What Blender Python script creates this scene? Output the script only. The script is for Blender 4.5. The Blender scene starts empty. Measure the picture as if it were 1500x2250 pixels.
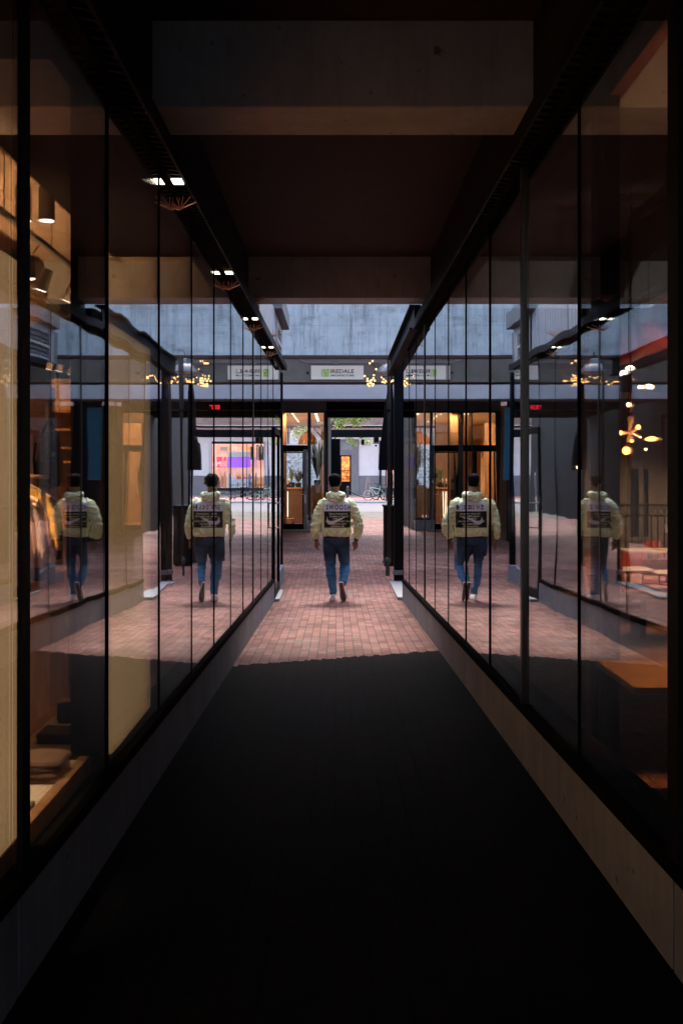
import bpy, bmesh, math, random
from mathutils import Vector, Matrix
from mathutils.bvhtree import BVHTree
random.seed(7)
R = math.radians
S = bpy.context.scene
COL = S.collection

# ------------------------------------------------------------------ camera
CZ = 1.75                       # camera height over the street datum
cam = bpy.data.cameras.new("camera"); camo = bpy.data.objects.new("camera", cam); COL.objects.link(camo)
camo.location = (0, 0, CZ); camo.rotation_euler = (R(90), 0, 0)
cam.sensor_fit = 'HORIZONTAL'; cam.sensor_width = 36; cam.lens = 52.56
cam.shift_x = 11/1500; cam.shift_y = -85/1500
cam.clip_start = 0.05; cam.clip_end = 600
S.camera = camo

# ------------------------------------------------------------------ world and sun
W = bpy.data.worlds.new("World"); S.world = W; W.use_nodes = True
wn = W.node_tree; bg = wn.nodes['Background']
sky = wn.nodes.new('ShaderNodeTexSky'); sky.sky_type = 'NISHITA'; sky.sun_disc = False
SUN_EL, SUN_AZ = R(57), R(0)    # azimuth from +Y (ahead), clockwise
sky.sun_elevation = SUN_EL; sky.sun_rotation = SUN_AZ
sky.air_density = 1.0; sky.dust_density = 3.0
wn.links.new(sky.outputs[0], bg.inputs[0]); bg.inputs[1].default_value = 0.15
sl = bpy.data.lights.new("sun", 'SUN'); sl.energy = 0.6; sl.angle = R(10); sl.color = (1.0, 0.93, 0.88)
so = bpy.data.objects.new("sun", sl); COL.objects.link(so)
d = Vector((math.sin(SUN_AZ)*math.cos(SUN_EL), math.cos(SUN_AZ)*math.cos(SUN_EL), math.sin(SUN_EL)))
so.rotation_euler = d.to_track_quat('Z', 'Y').to_euler(); so.location = (0, 30, 40)

# ------------------------------------------------------------------ exposure and render
S.view_settings.view_transform = 'Standard'; S.view_settings.look = 'None'
S.view_settings.exposure = 2.35; S.view_settings.gamma = 1.0
S.render.engine = 'CYCLES'
cy = S.cycles
cy.use_denoising = True
cy.max_bounces = 12; cy.diffuse_bounces = 4; cy.glossy_bounces = 8
cy.transmission_bounces = 6; cy.transparent_max_bounces = 24
cy.sample_clamp_indirect = 4.0; cy.caustics_reflective = True; cy.caustics_refractive = False

# ------------------------------------------------------------------ helpers
F = 2190.0
def P(px, py, d):
    """point of the place at distance d that the photograph shows at (px, py)"""
    return ((px-739)*d/F, d, CZ-(py-1040)*d/F)
def ax(px, d): return (px-739)*d/F
def az(py, d): return CZ-(py-1040)*d/F

def tag(o, label=None, cat=None, group=None, kind=None):
    if label: o['label'] = label
    if cat: o['category'] = cat
    if group: o['group'] = group
    if kind: o['kind'] = kind
    return o

ORG = {}
def thing(name, label, cat, loc=(0, 0, 0), group=None, rz=0.0):
    o = bpy.data.objects.new(name, None); COL.objects.link(o)
    o.empty_display_size = 0.1
    o.location = loc; o.rotation_euler = (0, 0, rz)
    ORG[o] = Vector(loc)
    return tag(o, label, cat, group)

class MB:
    def __init__(s): s.v = []; s.f = []; s.m = []
    def add(s, vs, fs, m=0):
        b = len(s.v); s.v += [tuple(v) for v in vs]
        s.f += [tuple(i+b for i in f) for f in fs]; s.m += [m]*len(fs); return s
    def box(s, x0, x1, y0, y1, z0, z1, m=0):
        v = [(x0,y0,z0),(x1,y0,z0),(x1,y1,z0),(x0,y1,z0),(x0,y0,z1),(x1,y0,z1),(x1,y1,z1),(x0,y1,z1)]
        return s.add(v, [(0,3,2,1),(4,5,6,7),(0,1,5,4),(1,2,6,5),(2,3,7,6),(3,0,4,7)], m)
    def obox(s, c, size, M=None, m=0):
        hx, hy, hz = [q/2 for q in size]; c = Vector(c)
        v = [(-hx,-hy,-hz),(hx,-hy,-hz),(hx,hy,-hz),(-hx,hy,-hz),(-hx,-hy,hz),(hx,-hy,hz),(hx,hy,hz),(-hx,hy,hz)]
        v = [(M @ Vector(p) if M else Vector(p))+c for p in v]
        return s.add(v, [(0,3,2,1),(4,5,6,7),(0,1,5,4),(1,2,6,5),(2,3,7,6),(3,0,4,7)], m)
    def hexa(s, pts, m=0):
        return s.add(pts, [(0,3,2,1),(4,5,6,7),(0,1,5,4),(1,2,6,5),(2,3,7,6),(3,0,4,7)], m)
    def tube(s, path, r, n=10, m=0, caps=True, closed=False):
        pts = [Vector(p) for p in path]; N = len(pts)
        rr = r if isinstance(r, (list, tuple)) else [r]*N
        up = None; rings = []
        for i, p in enumerate(pts):
            if closed: t = pts[(i+1) % N]-pts[i-1]
            elif i == 0: t = pts[1]-pts[0]
            elif i == N-1: t = pts[-1]-pts[-2]
            else: t = (pts[i+1]-pts[i]).normalized()+(pts[i]-pts[i-1]).normalized()
            t = t.normalized() if t.length > 1e-9 else Vector((0, 0, 1))
            if up is None:
                up = Vector((1, 0, 0)) if abs(t.x) < .9 else Vector((0, 1, 0))
            u = (up-t*up.dot(t)).normalized(); w = t.cross(u); up = u
            q = rr[i]; ra, rb = (q if isinstance(q, (list, tuple)) else (q, q))
            rings.append([p+u*math.cos(2*math.pi*k/n)*ra+w*math.sin(2*math.pi*k/n)*rb for k in range(n)])
        b = len(s.v); vs = [v for g in rings for v in g]; fs = []
        for i in range(N if closed else N-1):
            j = (i+1) % N
            for k in range(n):
                l = (k+1) % n
                fs.append((i*n+k, i*n+l, j*n+l, j*n+k))
        if caps and not closed:
            fs.append(tuple(range(n-1, -1, -1))); fs.append(tuple((N-1)*n+k for k in range(n)))
        return s.add(vs, fs, m)
    def lathe(s, prof, c=(0, 0, 0), n=20, m=0, M=None):
        c = Vector(c); vs = []
        for r_, z in prof:
            for k in range(n):
                p = Vector((r_*math.cos(2*math.pi*k/n), r_*math.sin(2*math.pi*k/n), z))
                vs.append((M @ p if M else p)+c)
        fs = [(i*n+k, i*n+(k+1) % n, (i+1)*n+(k+1) % n, (i+1)*n+k) for i in range(len(prof)-1) for k in range(n)]
        if prof[0][0] > 1e-6: fs.append(tuple(range(n-1, -1, -1)))
        if prof[-1][0] > 1e-6: fs.append(tuple((len(prof)-1)*n+k for k in range(n)))
        return s.add(vs, fs, m)
    def ball(s, c, r, n=12, m=0, sz=1.0):
        k = 8
        return s.lathe([(max(1e-7, r*math.sin(math.pi*i/k)), -r*math.cos(math.pi*i/k)*sz) for i in range(k+1)], c, n, m)
    def prism(s, poly, y0, y1, m=0, axis='y'):
        """poly of (x,z), extruded along y (or (y,z) along x for axis x, (x,y) along z)"""
        n = len(poly)
        def mk(a, b, t):
            return (a, t, b) if axis == 'y' else ((t, a, b) if axis == 'x' else (a, b, t))
        vs = [mk(a, b, y0) for a, b in poly]+[mk(a, b, y1) for a, b in poly]
        fs = [tuple(range(n)), tuple(range(2*n-1, n-1, -1))]+[(i, i+n, (i+1) % n+n, (i+1) % n) for i in range(n)]
        return s.add(vs, fs, m)
    def build(s, name, mats, parent=None, smooth=False, bevel=0.0, label=None):
        me = bpy.data.meshes.new(name)
        off = ORG.get(parent, Vector((0, 0, 0))) if parent is not None else Vector((0, 0, 0))
        me.from_pydata([tuple(Vector(v)-off) for v in s.v], [], s.f)
        if not isinstance(mats, (list, tuple)): mats = [mats]
        for q in mats: me.materials.append(q)
        for p, mi in zip(me.polygons, s.m): p.material_index = mi; p.use_smooth = smooth
        me.update()
        bm = bmesh.new(); bm.from_mesh(me); bmesh.ops.recalc_face_normals(bm, faces=bm.faces); bm.to_mesh(me); bm.free()
        o = bpy.data.objects.new(name, me); COL.objects.link(o)
        if parent is not None:
            o.parent = parent; ORG[o] = ORG.get(parent, Vector((0, 0, 0)))
        if bevel > 0:
            b = o.modifiers.new('bevel', 'BEVEL'); b.width = bevel; b.segments = 2; b.limit_method = 'ANGLE'; b.angle_limit = R(50)
        if smooth and bevel == 0:
            try: me.set_sharp_from_angle(angle=R(40))
            except Exception: pass
        if label: o['label'] = label
        return o

def copy_tree(o, parent=None):
    c = o.copy(); COL.objects.link(c)
    if parent is not None: c.parent = parent
    for ch in list(o.children): copy_tree(ch, c)
    return c

# ------------------------------------------------------------------ materials
def new_mat(name):
    m = bpy.data.materials.new(name); m.use_nodes = True
    nt = m.node_tree; return m, nt, nt.nodes['Principled BSDF'], nt.nodes, nt.links
def mat(name, col, rough=.6, metal=0.0, var=.25, scale=6.0, bump=.0, bscale=60.0, emit=None, estr=0.0, stretch=(1, 1, 1), col2=None, spec=.5):
    m, nt, b, N, L = new_mat(name)
    tc = N.new('ShaderNodeTexCoord'); mp = N.new('ShaderNodeMapping'); mp.inputs['Scale'].default_value = stretch
    L.new(tc.outputs['Object'], mp.inputs[0])
    nz = N.new('ShaderNodeTexNoise'); nz.inputs['Scale'].default_value = scale; nz.inputs['Detail'].default_value = 6
    L.new(mp.outputs[0], nz.inputs['Vector'])
    cr = N.new('ShaderNodeValToRGB'); e = cr.color_ramp.elements
    e[0].position = .3; e[1].position = .7
    c2 = col2 if col2 else col
    e[0].color = (*[max(0, q*(1-var)) for q in col], 1); e[1].color = (*[min(1, q*(1+var*.6)) for q in c2], 1)
    L.new(nz.outputs['Fac'], cr.inputs[0]); L.new(cr.outputs[0], b.inputs['Base Color'])
    mr = N.new('ShaderNodeMapRange'); mr.inputs[3].default_value = max(0, rough-.08); mr.inputs[4].default_value = min(1, rough+.1)
    L.new(nz.outputs['Fac'], mr.inputs[0]); L.new(mr.outputs[0], b.inputs['Roughness'])
    b.inputs['Metallic'].default_value = metal
    b.inputs['Specular IOR Level'].default_value = spec
    if bump:
        n2 = N.new('ShaderNodeTexNoise'); n2.inputs['Scale'].default_value = bscale; n2.inputs['Detail'].default_value = 4
        L.new(mp.outputs[0], n2.inputs['Vector'])
        bp = N.new('ShaderNodeBump'); bp.inputs['Distance'].default_value = bump
        L.new(n2.outputs['Fac'], bp.inputs['Height']); L.new(bp.outputs[0], b.inputs['Normal'])
    if emit:
        b.inputs['Emission Color'].default_value = (*emit, 1); b.inputs['Emission Strength'].default_value = estr
    return m

def brick_mat(name, c1, c2, mortar, bw=.21, rh=.105, ms=.006, rot=90, swap=None, wear=.35, bloom=.28, spec=.3):
    m, nt, b, N, L = new_mat(name)
    tc = N.new('ShaderNodeTexCoord'); mp = N.new('ShaderNodeMapping'); mp.inputs['Rotation'].default_value = (0, 0, R(rot))
    src = tc.outputs['Object']
    if swap:   # vertical wall: use x,z
        sx = N.new('ShaderNodeSeparateXYZ'); cx = N.new('ShaderNodeCombineXYZ'); L.new(src, sx.inputs[0])
        L.new(sx.outputs[swap[0]], cx.inputs[0]); L.new(sx.outputs[swap[1]], cx.inputs[1]); src = cx.outputs[0]
    L.new(src, mp.inputs[0])
    wob = N.new('ShaderNodeTexNoise'); wob.inputs['Scale'].default_value = 5; L.new(mp.outputs[0], wob.inputs['Vector'])
    vm = N.new('ShaderNodeVectorMath'); vm.operation = 'MULTIPLY_ADD'; vm.inputs[1].default_value = (.012, .012, 0)
    L.new(wob.outputs['Color'], vm.inputs[0]); L.new(mp.outputs[0], vm.inputs[2])
    br = N.new('ShaderNodeTexBrick'); br.inputs['Scale'].default_value = 1
    br.inputs['Brick Width'].default_value = bw; br.inputs['Row Height'].default_value = rh
    br.inputs['Mortar Size'].default_value = ms; br.inputs['Mortar Smooth'].default_value = .3; br.inputs['Bias'].default_value = 0
    br.inputs['Color1'].default_value = (*c1, 1); br.inputs['Color2'].default_value = (*c2, 1); br.inputs['Mortar'].default_value = (*mortar, 1)
    L.new(vm.outputs[0], br.inputs['Vector'])
    n1 = N.new('ShaderNodeTexNoise'); n1.inputs['Scale'].default_value = .9; n1.inputs['Detail'].default_value = 8; n1.inputs['Roughness'].default_value = .65
    L.new(tc.outputs['Object'], n1.inputs['Vector'])
    r1 = N.new('ShaderNodeMapRange'); r1.inputs[1].default_value = .3; r1.inputs[2].default_value = .7; r1.inputs[3].default_value = 1-wear; r1.inputs[4].default_value = 1+wear
    L.new(n1.outputs['Fac'], r1.inputs[0])
    mx = N.new('ShaderNodeMix'); mx.data_type = 'RGBA'; mx.blend_type = 'MULTIPLY'; mx.inputs[0].default_value = 1
    L.new(br.outputs['Color'], mx.inputs[6])
    cc = N.new('ShaderNodeCombineColor')
    for k in range(3): L.new(r1.outputs[0], cc.inputs[k])
    L.new(cc.outputs[0], mx.inputs[7])
    # pale mineral bloom in patches
    n3 = N.new('ShaderNodeTexNoise'); n3.inputs['Scale'].default_value = 2.3; n3.inputs['Detail'].default_value = 9
    L.new(tc.outputs['Object'], n3.inputs['Vector'])
    r3 = N.new('ShaderNodeMapRange'); r3.inputs[1].default_value = .5; r3.inputs[2].default_value = .75; r3.inputs[4].default_value = bloom
    L.new(n3.outputs['Fac'], r3.inputs[0])
    m3 = N.new('ShaderNodeMix'); m3.data_type = 'RGBA'; m3.inputs[7].default_value = (.38, .33, .32, 1)
    L.new(r3.outputs[0], m3.inputs[0]); L.new(mx.outputs[2], m3.inputs[6])
    L.new(m3.outputs[2], b.inputs['Base Color'])
    b.inputs['Roughness'].default_value = .75; b.inputs['Specular IOR Level'].default_value = spec
    bp = N.new('ShaderNodeBump'); bp.inputs['Distance'].default_value = .006; bp.invert = True
    n2 = N.new('ShaderNodeTexNoise'); n2.inputs['Scale'].default_value = 45; L.new(tc.outputs['Object'], n2.inputs['Vector'])
    ad = N.new('ShaderNodeMath'); ad.operation = 'MULTIPLY_ADD'; ad.inputs[1].default_value = .35
    L.new(n2.outputs['Fac'], ad.inputs[0]); L.new(br.outputs['Fac'], ad.inputs[2])
    L.new(ad.outputs[0], bp.inputs['Height']); L.new(bp.outputs[0], b.inputs['Normal'])
    return m

def concrete_mat(name, col, streak=.5, lines=True, stains=False):
    m, nt, b, N, L = new_mat(name)
    tc = N.new('ShaderNodeTexCoord')
    def noise(sc, scale, det=6, ro=.6):
        mp = N.new('ShaderNodeMapping'); mp.inputs['Scale'].default_value = sc; L.new(tc.outputs['Object'], mp.inputs[0])
        n = N.new('ShaderNodeTexNoise'); n.inputs['Scale'].default_value = scale; n.inputs['Detail'].default_value = det; n.inputs['Roughness'].default_value = ro
        L.new(mp.outputs[0], n.inputs['Vector']); return n.outputs['Fac']
    def rng(x, a, b_, c, d_):
        r = N.new('ShaderNodeMapRange'); r.inputs[1].default_value = a; r.inputs[2].default_value = b_; r.inputs[3].default_value = c; r.inputs[4].default_value = d_
        L.new(x, r.inputs[0]); return r.outputs[0]
    def mul(a, b_):
        q = N.new('ShaderNodeMath'); q.operation = 'MULTIPLY'; L.new(a, q.inputs[0]); L.new(b_, q.inputs[1]); return q.outputs[0]
    base = rng(noise((1, 1, 1), 2.2, 9), .3, .7, .82, 1.12)
    st = rng(noise((3.5, 3.5, .3), 1.6, 10, .75), .5, .78, 1.0, 1-streak)
    fine = rng(noise((9, 9, 3), 2.0, 8), .3, .7, .9, 1.06)
    v = mul(mul(base, st), fine)
    if stains:
        v = mul(v, rng(noise((.9, .9, 2.2), 1.3, 10, .7), .52, .72, 1.0, .45))
        v = mul(v, rng(noise((12, 12, .25), 1.1, 6, .7), .52, .7, 1.0, .72))
    pit = rng(noise((1, 1, 1.2), 9, 2), .70, .74, 1.0, .45)
    v = mul(v, pit)
    if lines:
        sx = N.new('ShaderNodeSeparateXYZ'); L.new(tc.outputs['Object'], sx.inputs[0])
        dv = N.new('ShaderNodeMath'); dv.operation = 'PINGPONG'; dv.inputs[1].default_value = .3; L.new(sx.outputs[2], dv.inputs[0])
        v = mul(v, rng(dv.outputs[0], .0, .008, .72, 1.0))
    cc = N.new('ShaderNodeMix'); cc.data_type = 'RGBA'; cc.blend_type = 'MULTIPLY'; cc.inputs[0].default_value = 1
    cc.inputs[6].default_value = (*col, 1)
    k = N.new('ShaderNodeCombineColor')
    for i in range(3): L.new(v, k.inputs[i])
    L.new(k.outputs[0], cc.inputs[7]); L.new(cc.outputs[2], b.inputs['Base Color'])
    b.inputs['Roughness'].default_value = .85; b.inputs['Specular IOR Level'].default_value = .25
    bp = N.new('ShaderNodeBump'); bp.inputs['Distance'].default_value = .004; L.new(v, bp.inputs['Height']); L.new(bp.outputs[0], b.inputs['Normal'])
    return m

def glass_mat(name, n=2.0, tint=(.95, .97, .97), rtint=(.93, .95, .96), wave=.0008, wscale=1.3, extra=0.0):
    """window glass: clear straight through, mirror-like at a glancing angle"""
    m = bpy.data.materials.new(name); m.use_nodes = True; nt = m.node_tree; N = nt.nodes; L = nt.links
    N.remove(N['Principled BSDF']); out = N['Material Output']
    tr = N.new('ShaderNodeBsdfTransparent'); tr.inputs[0].default_value = (*tint, 1)
    gl = N.new('ShaderNodeBsdfGlossy'); gl.inputs['Roughness'].default_value = .0; gl.inputs[0].default_value = (*rtint, 1)
    fr = N.new('ShaderNodeFresnel'); fr.inputs[0].default_value = 1.5
    # both faces reflect: n*R/(1+(n-1)*R)
    geo = N.new('ShaderNodeNewGeometry'); bi = N.new('ShaderNodeMath'); bi.operation = 'MULTIPLY_ADD'
    bi.inputs[1].default_value = -(1.5-1/1.5); bi.inputs[2].default_value = 1.5; L.new(geo.outputs['Backfacing'], bi.inputs[0]); L.new(bi.outputs[0], fr.inputs[0])
    a = N.new('ShaderNodeMath'); a.operation = 'MULTIPLY'; a.inputs[1].default_value = n
    b = N.new('ShaderNodeMath'); b.operation = 'MULTIPLY_ADD'; b.inputs[1].default_value = n-1; b.inputs[2].default_value = 1
    c = N.new('ShaderNodeMath'); c.operation = 'DIVIDE'
    L.new(fr.outputs[0], a.inputs[0]); L.new(fr.outputs[0], b.inputs[0]); L.new(a.outputs[0], c.inputs[0]); L.new(b.outputs[0], c.inputs[1])
    e = N.new('ShaderNodeMath'); e.operation = 'ADD'; e.inputs[1].default_value = extra; e.use_clamp = True; L.new(c.outputs[0], e.inputs[0])
    mix = N.new('ShaderNodeMixShader'); L.new(e.outputs[0], mix.inputs[0]); L.new(tr.outputs[0], mix.inputs[1]); L.new(gl.outputs[0], mix.inputs[2])
    tc = N.new('ShaderNodeTexCoord'); nz = N.new('ShaderNodeTexNoise'); nz.inputs['Scale'].default_value = wscale; nz.inputs['Detail'].default_value = 1
    mp = N.new('ShaderNodeMapping'); mp.inputs['Scale'].default_value = (1, 1.6, .7); L.new(tc.outputs['Object'], mp.inputs[0]); L.new(mp.outputs[0], nz.inputs['Vector'])
    bp = N.new('ShaderNodeBump'); bp.inputs['Distance'].default_value = wave; L.new(nz.outputs['Fac'], bp.inputs['Height']); L.new(bp.outputs[0], gl.inputs['Normal'])
    L.new(mix.outputs[0], out.inputs[0])
    return m

M = {}
M['paver'] = brick_mat('red_brick_paving', (.30, .13, .108), (.165, .066, .055), (.065, .048, .045), bw=.17, rh=.082, ms=.0045)
M['floor_shade'] = brick_mat('painted_shade_paving', (.006, .006, .007), (.004, .0045, .0055), (.0025, .0025, .0025), bw=.2, rh=.1, ms=.004, bloom=0, spec=.05)  # near-black bricks: shade of the near floor put into the colour
M['cobble'] = brick_mat('worn_setts', (.16, .14, .11), (.10, .09, .07), (.05, .05, .045), bw=.3, rh=.15, rot=0)
M['walkbrick'] = brick_mat('pink_brick_walk', (.42, .22, .19), (.34, .17, .15), (.2, .15, .14), rot=0)
M['facbrick'] = brick_mat('facade_brick', (.55, .30, .22), (.42, .21, .15), (.25, .2, .17), bw=.22, rh=.075, rot=0, swap=(0, 2))
M['asphalt'] = mat('road', (.135, .122, .127), .8, var=.15, scale=3, bump=.002)
M['ground'] = mat('ground', (.12, .12, .12), .9)
M['kerb'] = mat('kerb_stone', (.45, .44, .43), .8)
M['conc'] = concrete_mat('board_marked_concrete', (.44, .47, .50), .25)
M['concwall'] = concrete_mat('stained_concrete', (.43, .44, .45), .8, stains=True)
M['plinth'] = concrete_mat('plinth_concrete', (.24, .27, .32), .35, lines=False)
M['soffit'] = mat('soffit_brown', (.05, .027, .027), .85, var=.3)
M['darkwall'] = mat('dark_render', (.015, .0165, .020), .7, bump=.001, spec=.2)
M['greywall'] = mat('grey_render', (.11, .12, .13), .8, bump=.001, var=.15)
M['lilac'] = mat('pale_grey_render', (.46, .41, .40), .7, var=.12, scale=2)
M['black'] = mat('black_steel', (.0035, .0038, .0042), .6, metal=.0, var=.3, scale=12, bump=.0004, spec=.12)
M['bronze'] = mat('bronze_anodised', (.055, .042, .035), .35, metal=.7, var=.2)
M['gasket'] = mat('black_gasket', (.006, .006, .006), .9, spec=.03)
M['steel'] = mat('brushed_steel', (.45, .44, .44), .3, metal=1.0, var=.1, scale=30)
M['greyframe'] = mat('grey_aluminium', (.20, .19, .20), .4, metal=.6, var=.1)
M['navyframe'] = mat('navy_frame', (.018, .035, .05), .4, var=.2)
M['glass'] = glass_mat('corridor_glass', n=3.2, wave=.0012)
M['glass2'] = glass_mat('shopfront_glass', n=2.0, wave=.0004)
M['plate'] = mat('white_threshold', (.36, .37, .38), .5, var=.15, scale=15)
M['bluestone'] = mat('pale_stone', (.30, .33, .38), .7, var=.1)
M['white'] = mat('white_paint', (.78, .78, .78), .5, var=.05)
M['signface'] = mat('sign_face', (.58, .58, .60), .35, metal=.2, var=.04)
M['navy'] = mat('navy_letter', (.012, .012, .045), .5, var=.05)
M['green'] = mat('logo_green', (.20, .42, .02), .5, var=.05)
M['wood'] = mat('warm_wood', (.38, .20, .09), .45, var=.3, scale=3, stretch=(6, 6, .6))
M['floorwood'] = mat('dark_wood_floor', (.22, .11, .055), .35, var=.35, scale=2.5, stretch=(7, .7, 1))
M['cream'] = mat('cream_top', (.66, .56, .44), .6, var=.08)
M['shopwall'] = mat('shop_plaster', (.42, .30, .21), .8, var=.15)
M['shopceil'] = concrete_mat('shop_ceiling', (.42, .33, .27), .1)
M['cafewall'] = mat('cafe_wall', (.10, .075, .06), .7, var=.3, scale=3)
M['cafefloor'] = mat('cafe_floor', (.13, .11, .10), .4, var=.3)
M['terracotta'] = mat('terracotta_beam', (.34, .14, .08), .8, var=.2)
M['ductred'] = mat('red_duct', (.34, .03, .02), .3, var=.2)
M['ductgalv'] = mat('warm_duct', (.55, .36, .20), .35, metal=.6, var=.15, scale=20, stretch=(1, 8, 1))
M['canister'] = mat('grey_canister', (.25, .24, .24), .5, var=.1)
M['facwhite'] = mat('facade_white', (.92, .78, .72), .8, var=.06, scale=1.5)
M['facgrey'] = mat('facade_grey', (.25, .21, .205), .8, var=.12, scale=2)
M['copper'] = mat('copper_shade', (.5, .26, .16), .4, metal=.7, var=.2)
M['red'] = mat('red_lacquer', (.22, .03, .015), .35, var=.15)
M['cloth_black'] = mat('black_cloth', (.0045, .0045, .005), .9, spec=.08, bump=.003, bscale=8)
def emat(name, c, s): return mat(name, tuple(q*.6 for q in c), .5, emit=c, estr=s*.27, var=.02)
M['lamp'] = emat('white_lamp', (1, .84, .62), 8)
M['warm'] = emat('warm_bulb', (1, .55, .24), 16)
M['bulb'] = emat('string_bulb', (1, .50, .17), 2.2)
M['disc'] = emat('lamp_disc', (1, .85, .7), 5)
M['exit'] = emat('exit_red', (1, .02, .04), 1.1)
M['stripl'] = emat('strip_light', (1, .75, .5), 4)

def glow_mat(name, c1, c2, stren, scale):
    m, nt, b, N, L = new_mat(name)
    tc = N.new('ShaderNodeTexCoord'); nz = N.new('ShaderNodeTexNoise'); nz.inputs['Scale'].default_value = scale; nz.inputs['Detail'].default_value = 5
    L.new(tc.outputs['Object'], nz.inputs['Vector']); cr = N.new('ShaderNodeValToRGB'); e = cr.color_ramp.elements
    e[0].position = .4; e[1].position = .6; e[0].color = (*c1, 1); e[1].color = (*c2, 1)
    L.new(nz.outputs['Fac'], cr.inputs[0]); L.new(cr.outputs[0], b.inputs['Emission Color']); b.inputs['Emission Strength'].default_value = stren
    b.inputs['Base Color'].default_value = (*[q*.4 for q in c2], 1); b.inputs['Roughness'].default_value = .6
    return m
# ------------------------------------------------------------------ ground
def gz(x, y):
    """height of the paving"""
    if y <= 14:
        yy = max(y, -2)
        return CZ-(1.306+.0346*yy)+max(-1, min(1, x/.9))*(.045-.0026*max(yy, 0))
    t = max(-1, min(1, x/.9))*.0086
    pts = [(14, -1.7904), (28, -1.60), (36, -1.64), (43, -1.67), (56, -1.68)]
    for (a, za), (b, zb) in zip(pts, pts[1:]):
        if y <= b: return CZ+za+(zb-za)*(y-a)/(b-a)+t*max(0, 1-(y-14)/4)
    return CZ-1.68

def sheet(name, x0, x1, y0, y1, m, nx=8, ny=40, dz=0.0, fn=gz):
    mb = MB()
    for j in range(ny+1):
        for i in range(nx+1):
            x = x0+(x1-x0)*i/nx; y = y0+(y1-y0)*j/ny; mb.v.append((x, y, fn(x, y)+dz))
    for j in range(ny):
        for i in range(nx):
            a = j*(nx+1)+i; mb.f.append((a, a+1, a+nx+2, a+nx+1)); mb.m.append(0)
    o = mb.build(name, m, smooth=True); return tag(o, kind='structure')
sheet('brick_pavement', -9, 9, -8, 36, M['paver'], 40, 88)
def floor_shade():  # sheet of painted shade laid over the near paving, ragged far edge
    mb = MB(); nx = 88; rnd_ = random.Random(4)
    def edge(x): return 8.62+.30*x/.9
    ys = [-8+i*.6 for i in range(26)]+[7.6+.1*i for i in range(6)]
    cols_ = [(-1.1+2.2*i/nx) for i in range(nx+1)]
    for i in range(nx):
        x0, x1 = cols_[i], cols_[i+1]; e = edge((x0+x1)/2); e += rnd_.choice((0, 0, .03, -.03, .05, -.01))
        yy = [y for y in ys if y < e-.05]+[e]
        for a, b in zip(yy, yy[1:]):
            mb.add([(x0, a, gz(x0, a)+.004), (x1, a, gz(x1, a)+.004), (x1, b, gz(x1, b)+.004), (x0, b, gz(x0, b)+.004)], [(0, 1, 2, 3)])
    o = mb.build('painted_floor_shade', M['floor_shade'], smooth=True); return tag(o, kind='structure')
floor_shade()
sheet('driveway', -9, 9, 36.0, 43, M['cobble'], 6, 14)
sheet('road', -60, 60, 43, 56, M['asphalt'], 6, 13)
o = MB().box(-60, 60, 56, 56.25, CZ-1.75, CZ-1.572).build('kerb', M['kerb'], bevel=.01); tag(o, kind='structure')
o = MB().box(-60, 60, 56.25, 72, CZ-1.8, CZ-1.575).build('sidewalk', M['walkbrick']); tag(o, kind='structure')
o = MB().add([(-300, -200, -.6), (300, -200, -.6), (300, 400, -.6), (-300, 400, -.6)], [(0, 1, 2, 3)]).build('ground', M['ground']); tag(o, kind='structure')

# ------------------------------------------------------------------ passage walls
XL, XR = -.88, .93
DK = [2.72+1.12*k for k in range(-8, 11)]       # seams between panes
def topz(y): return CZ+1.545+.0103*(y-5.25)
def plz(x, y): return gz(x, y)+(.255 if x > 0 else .275)

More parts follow.
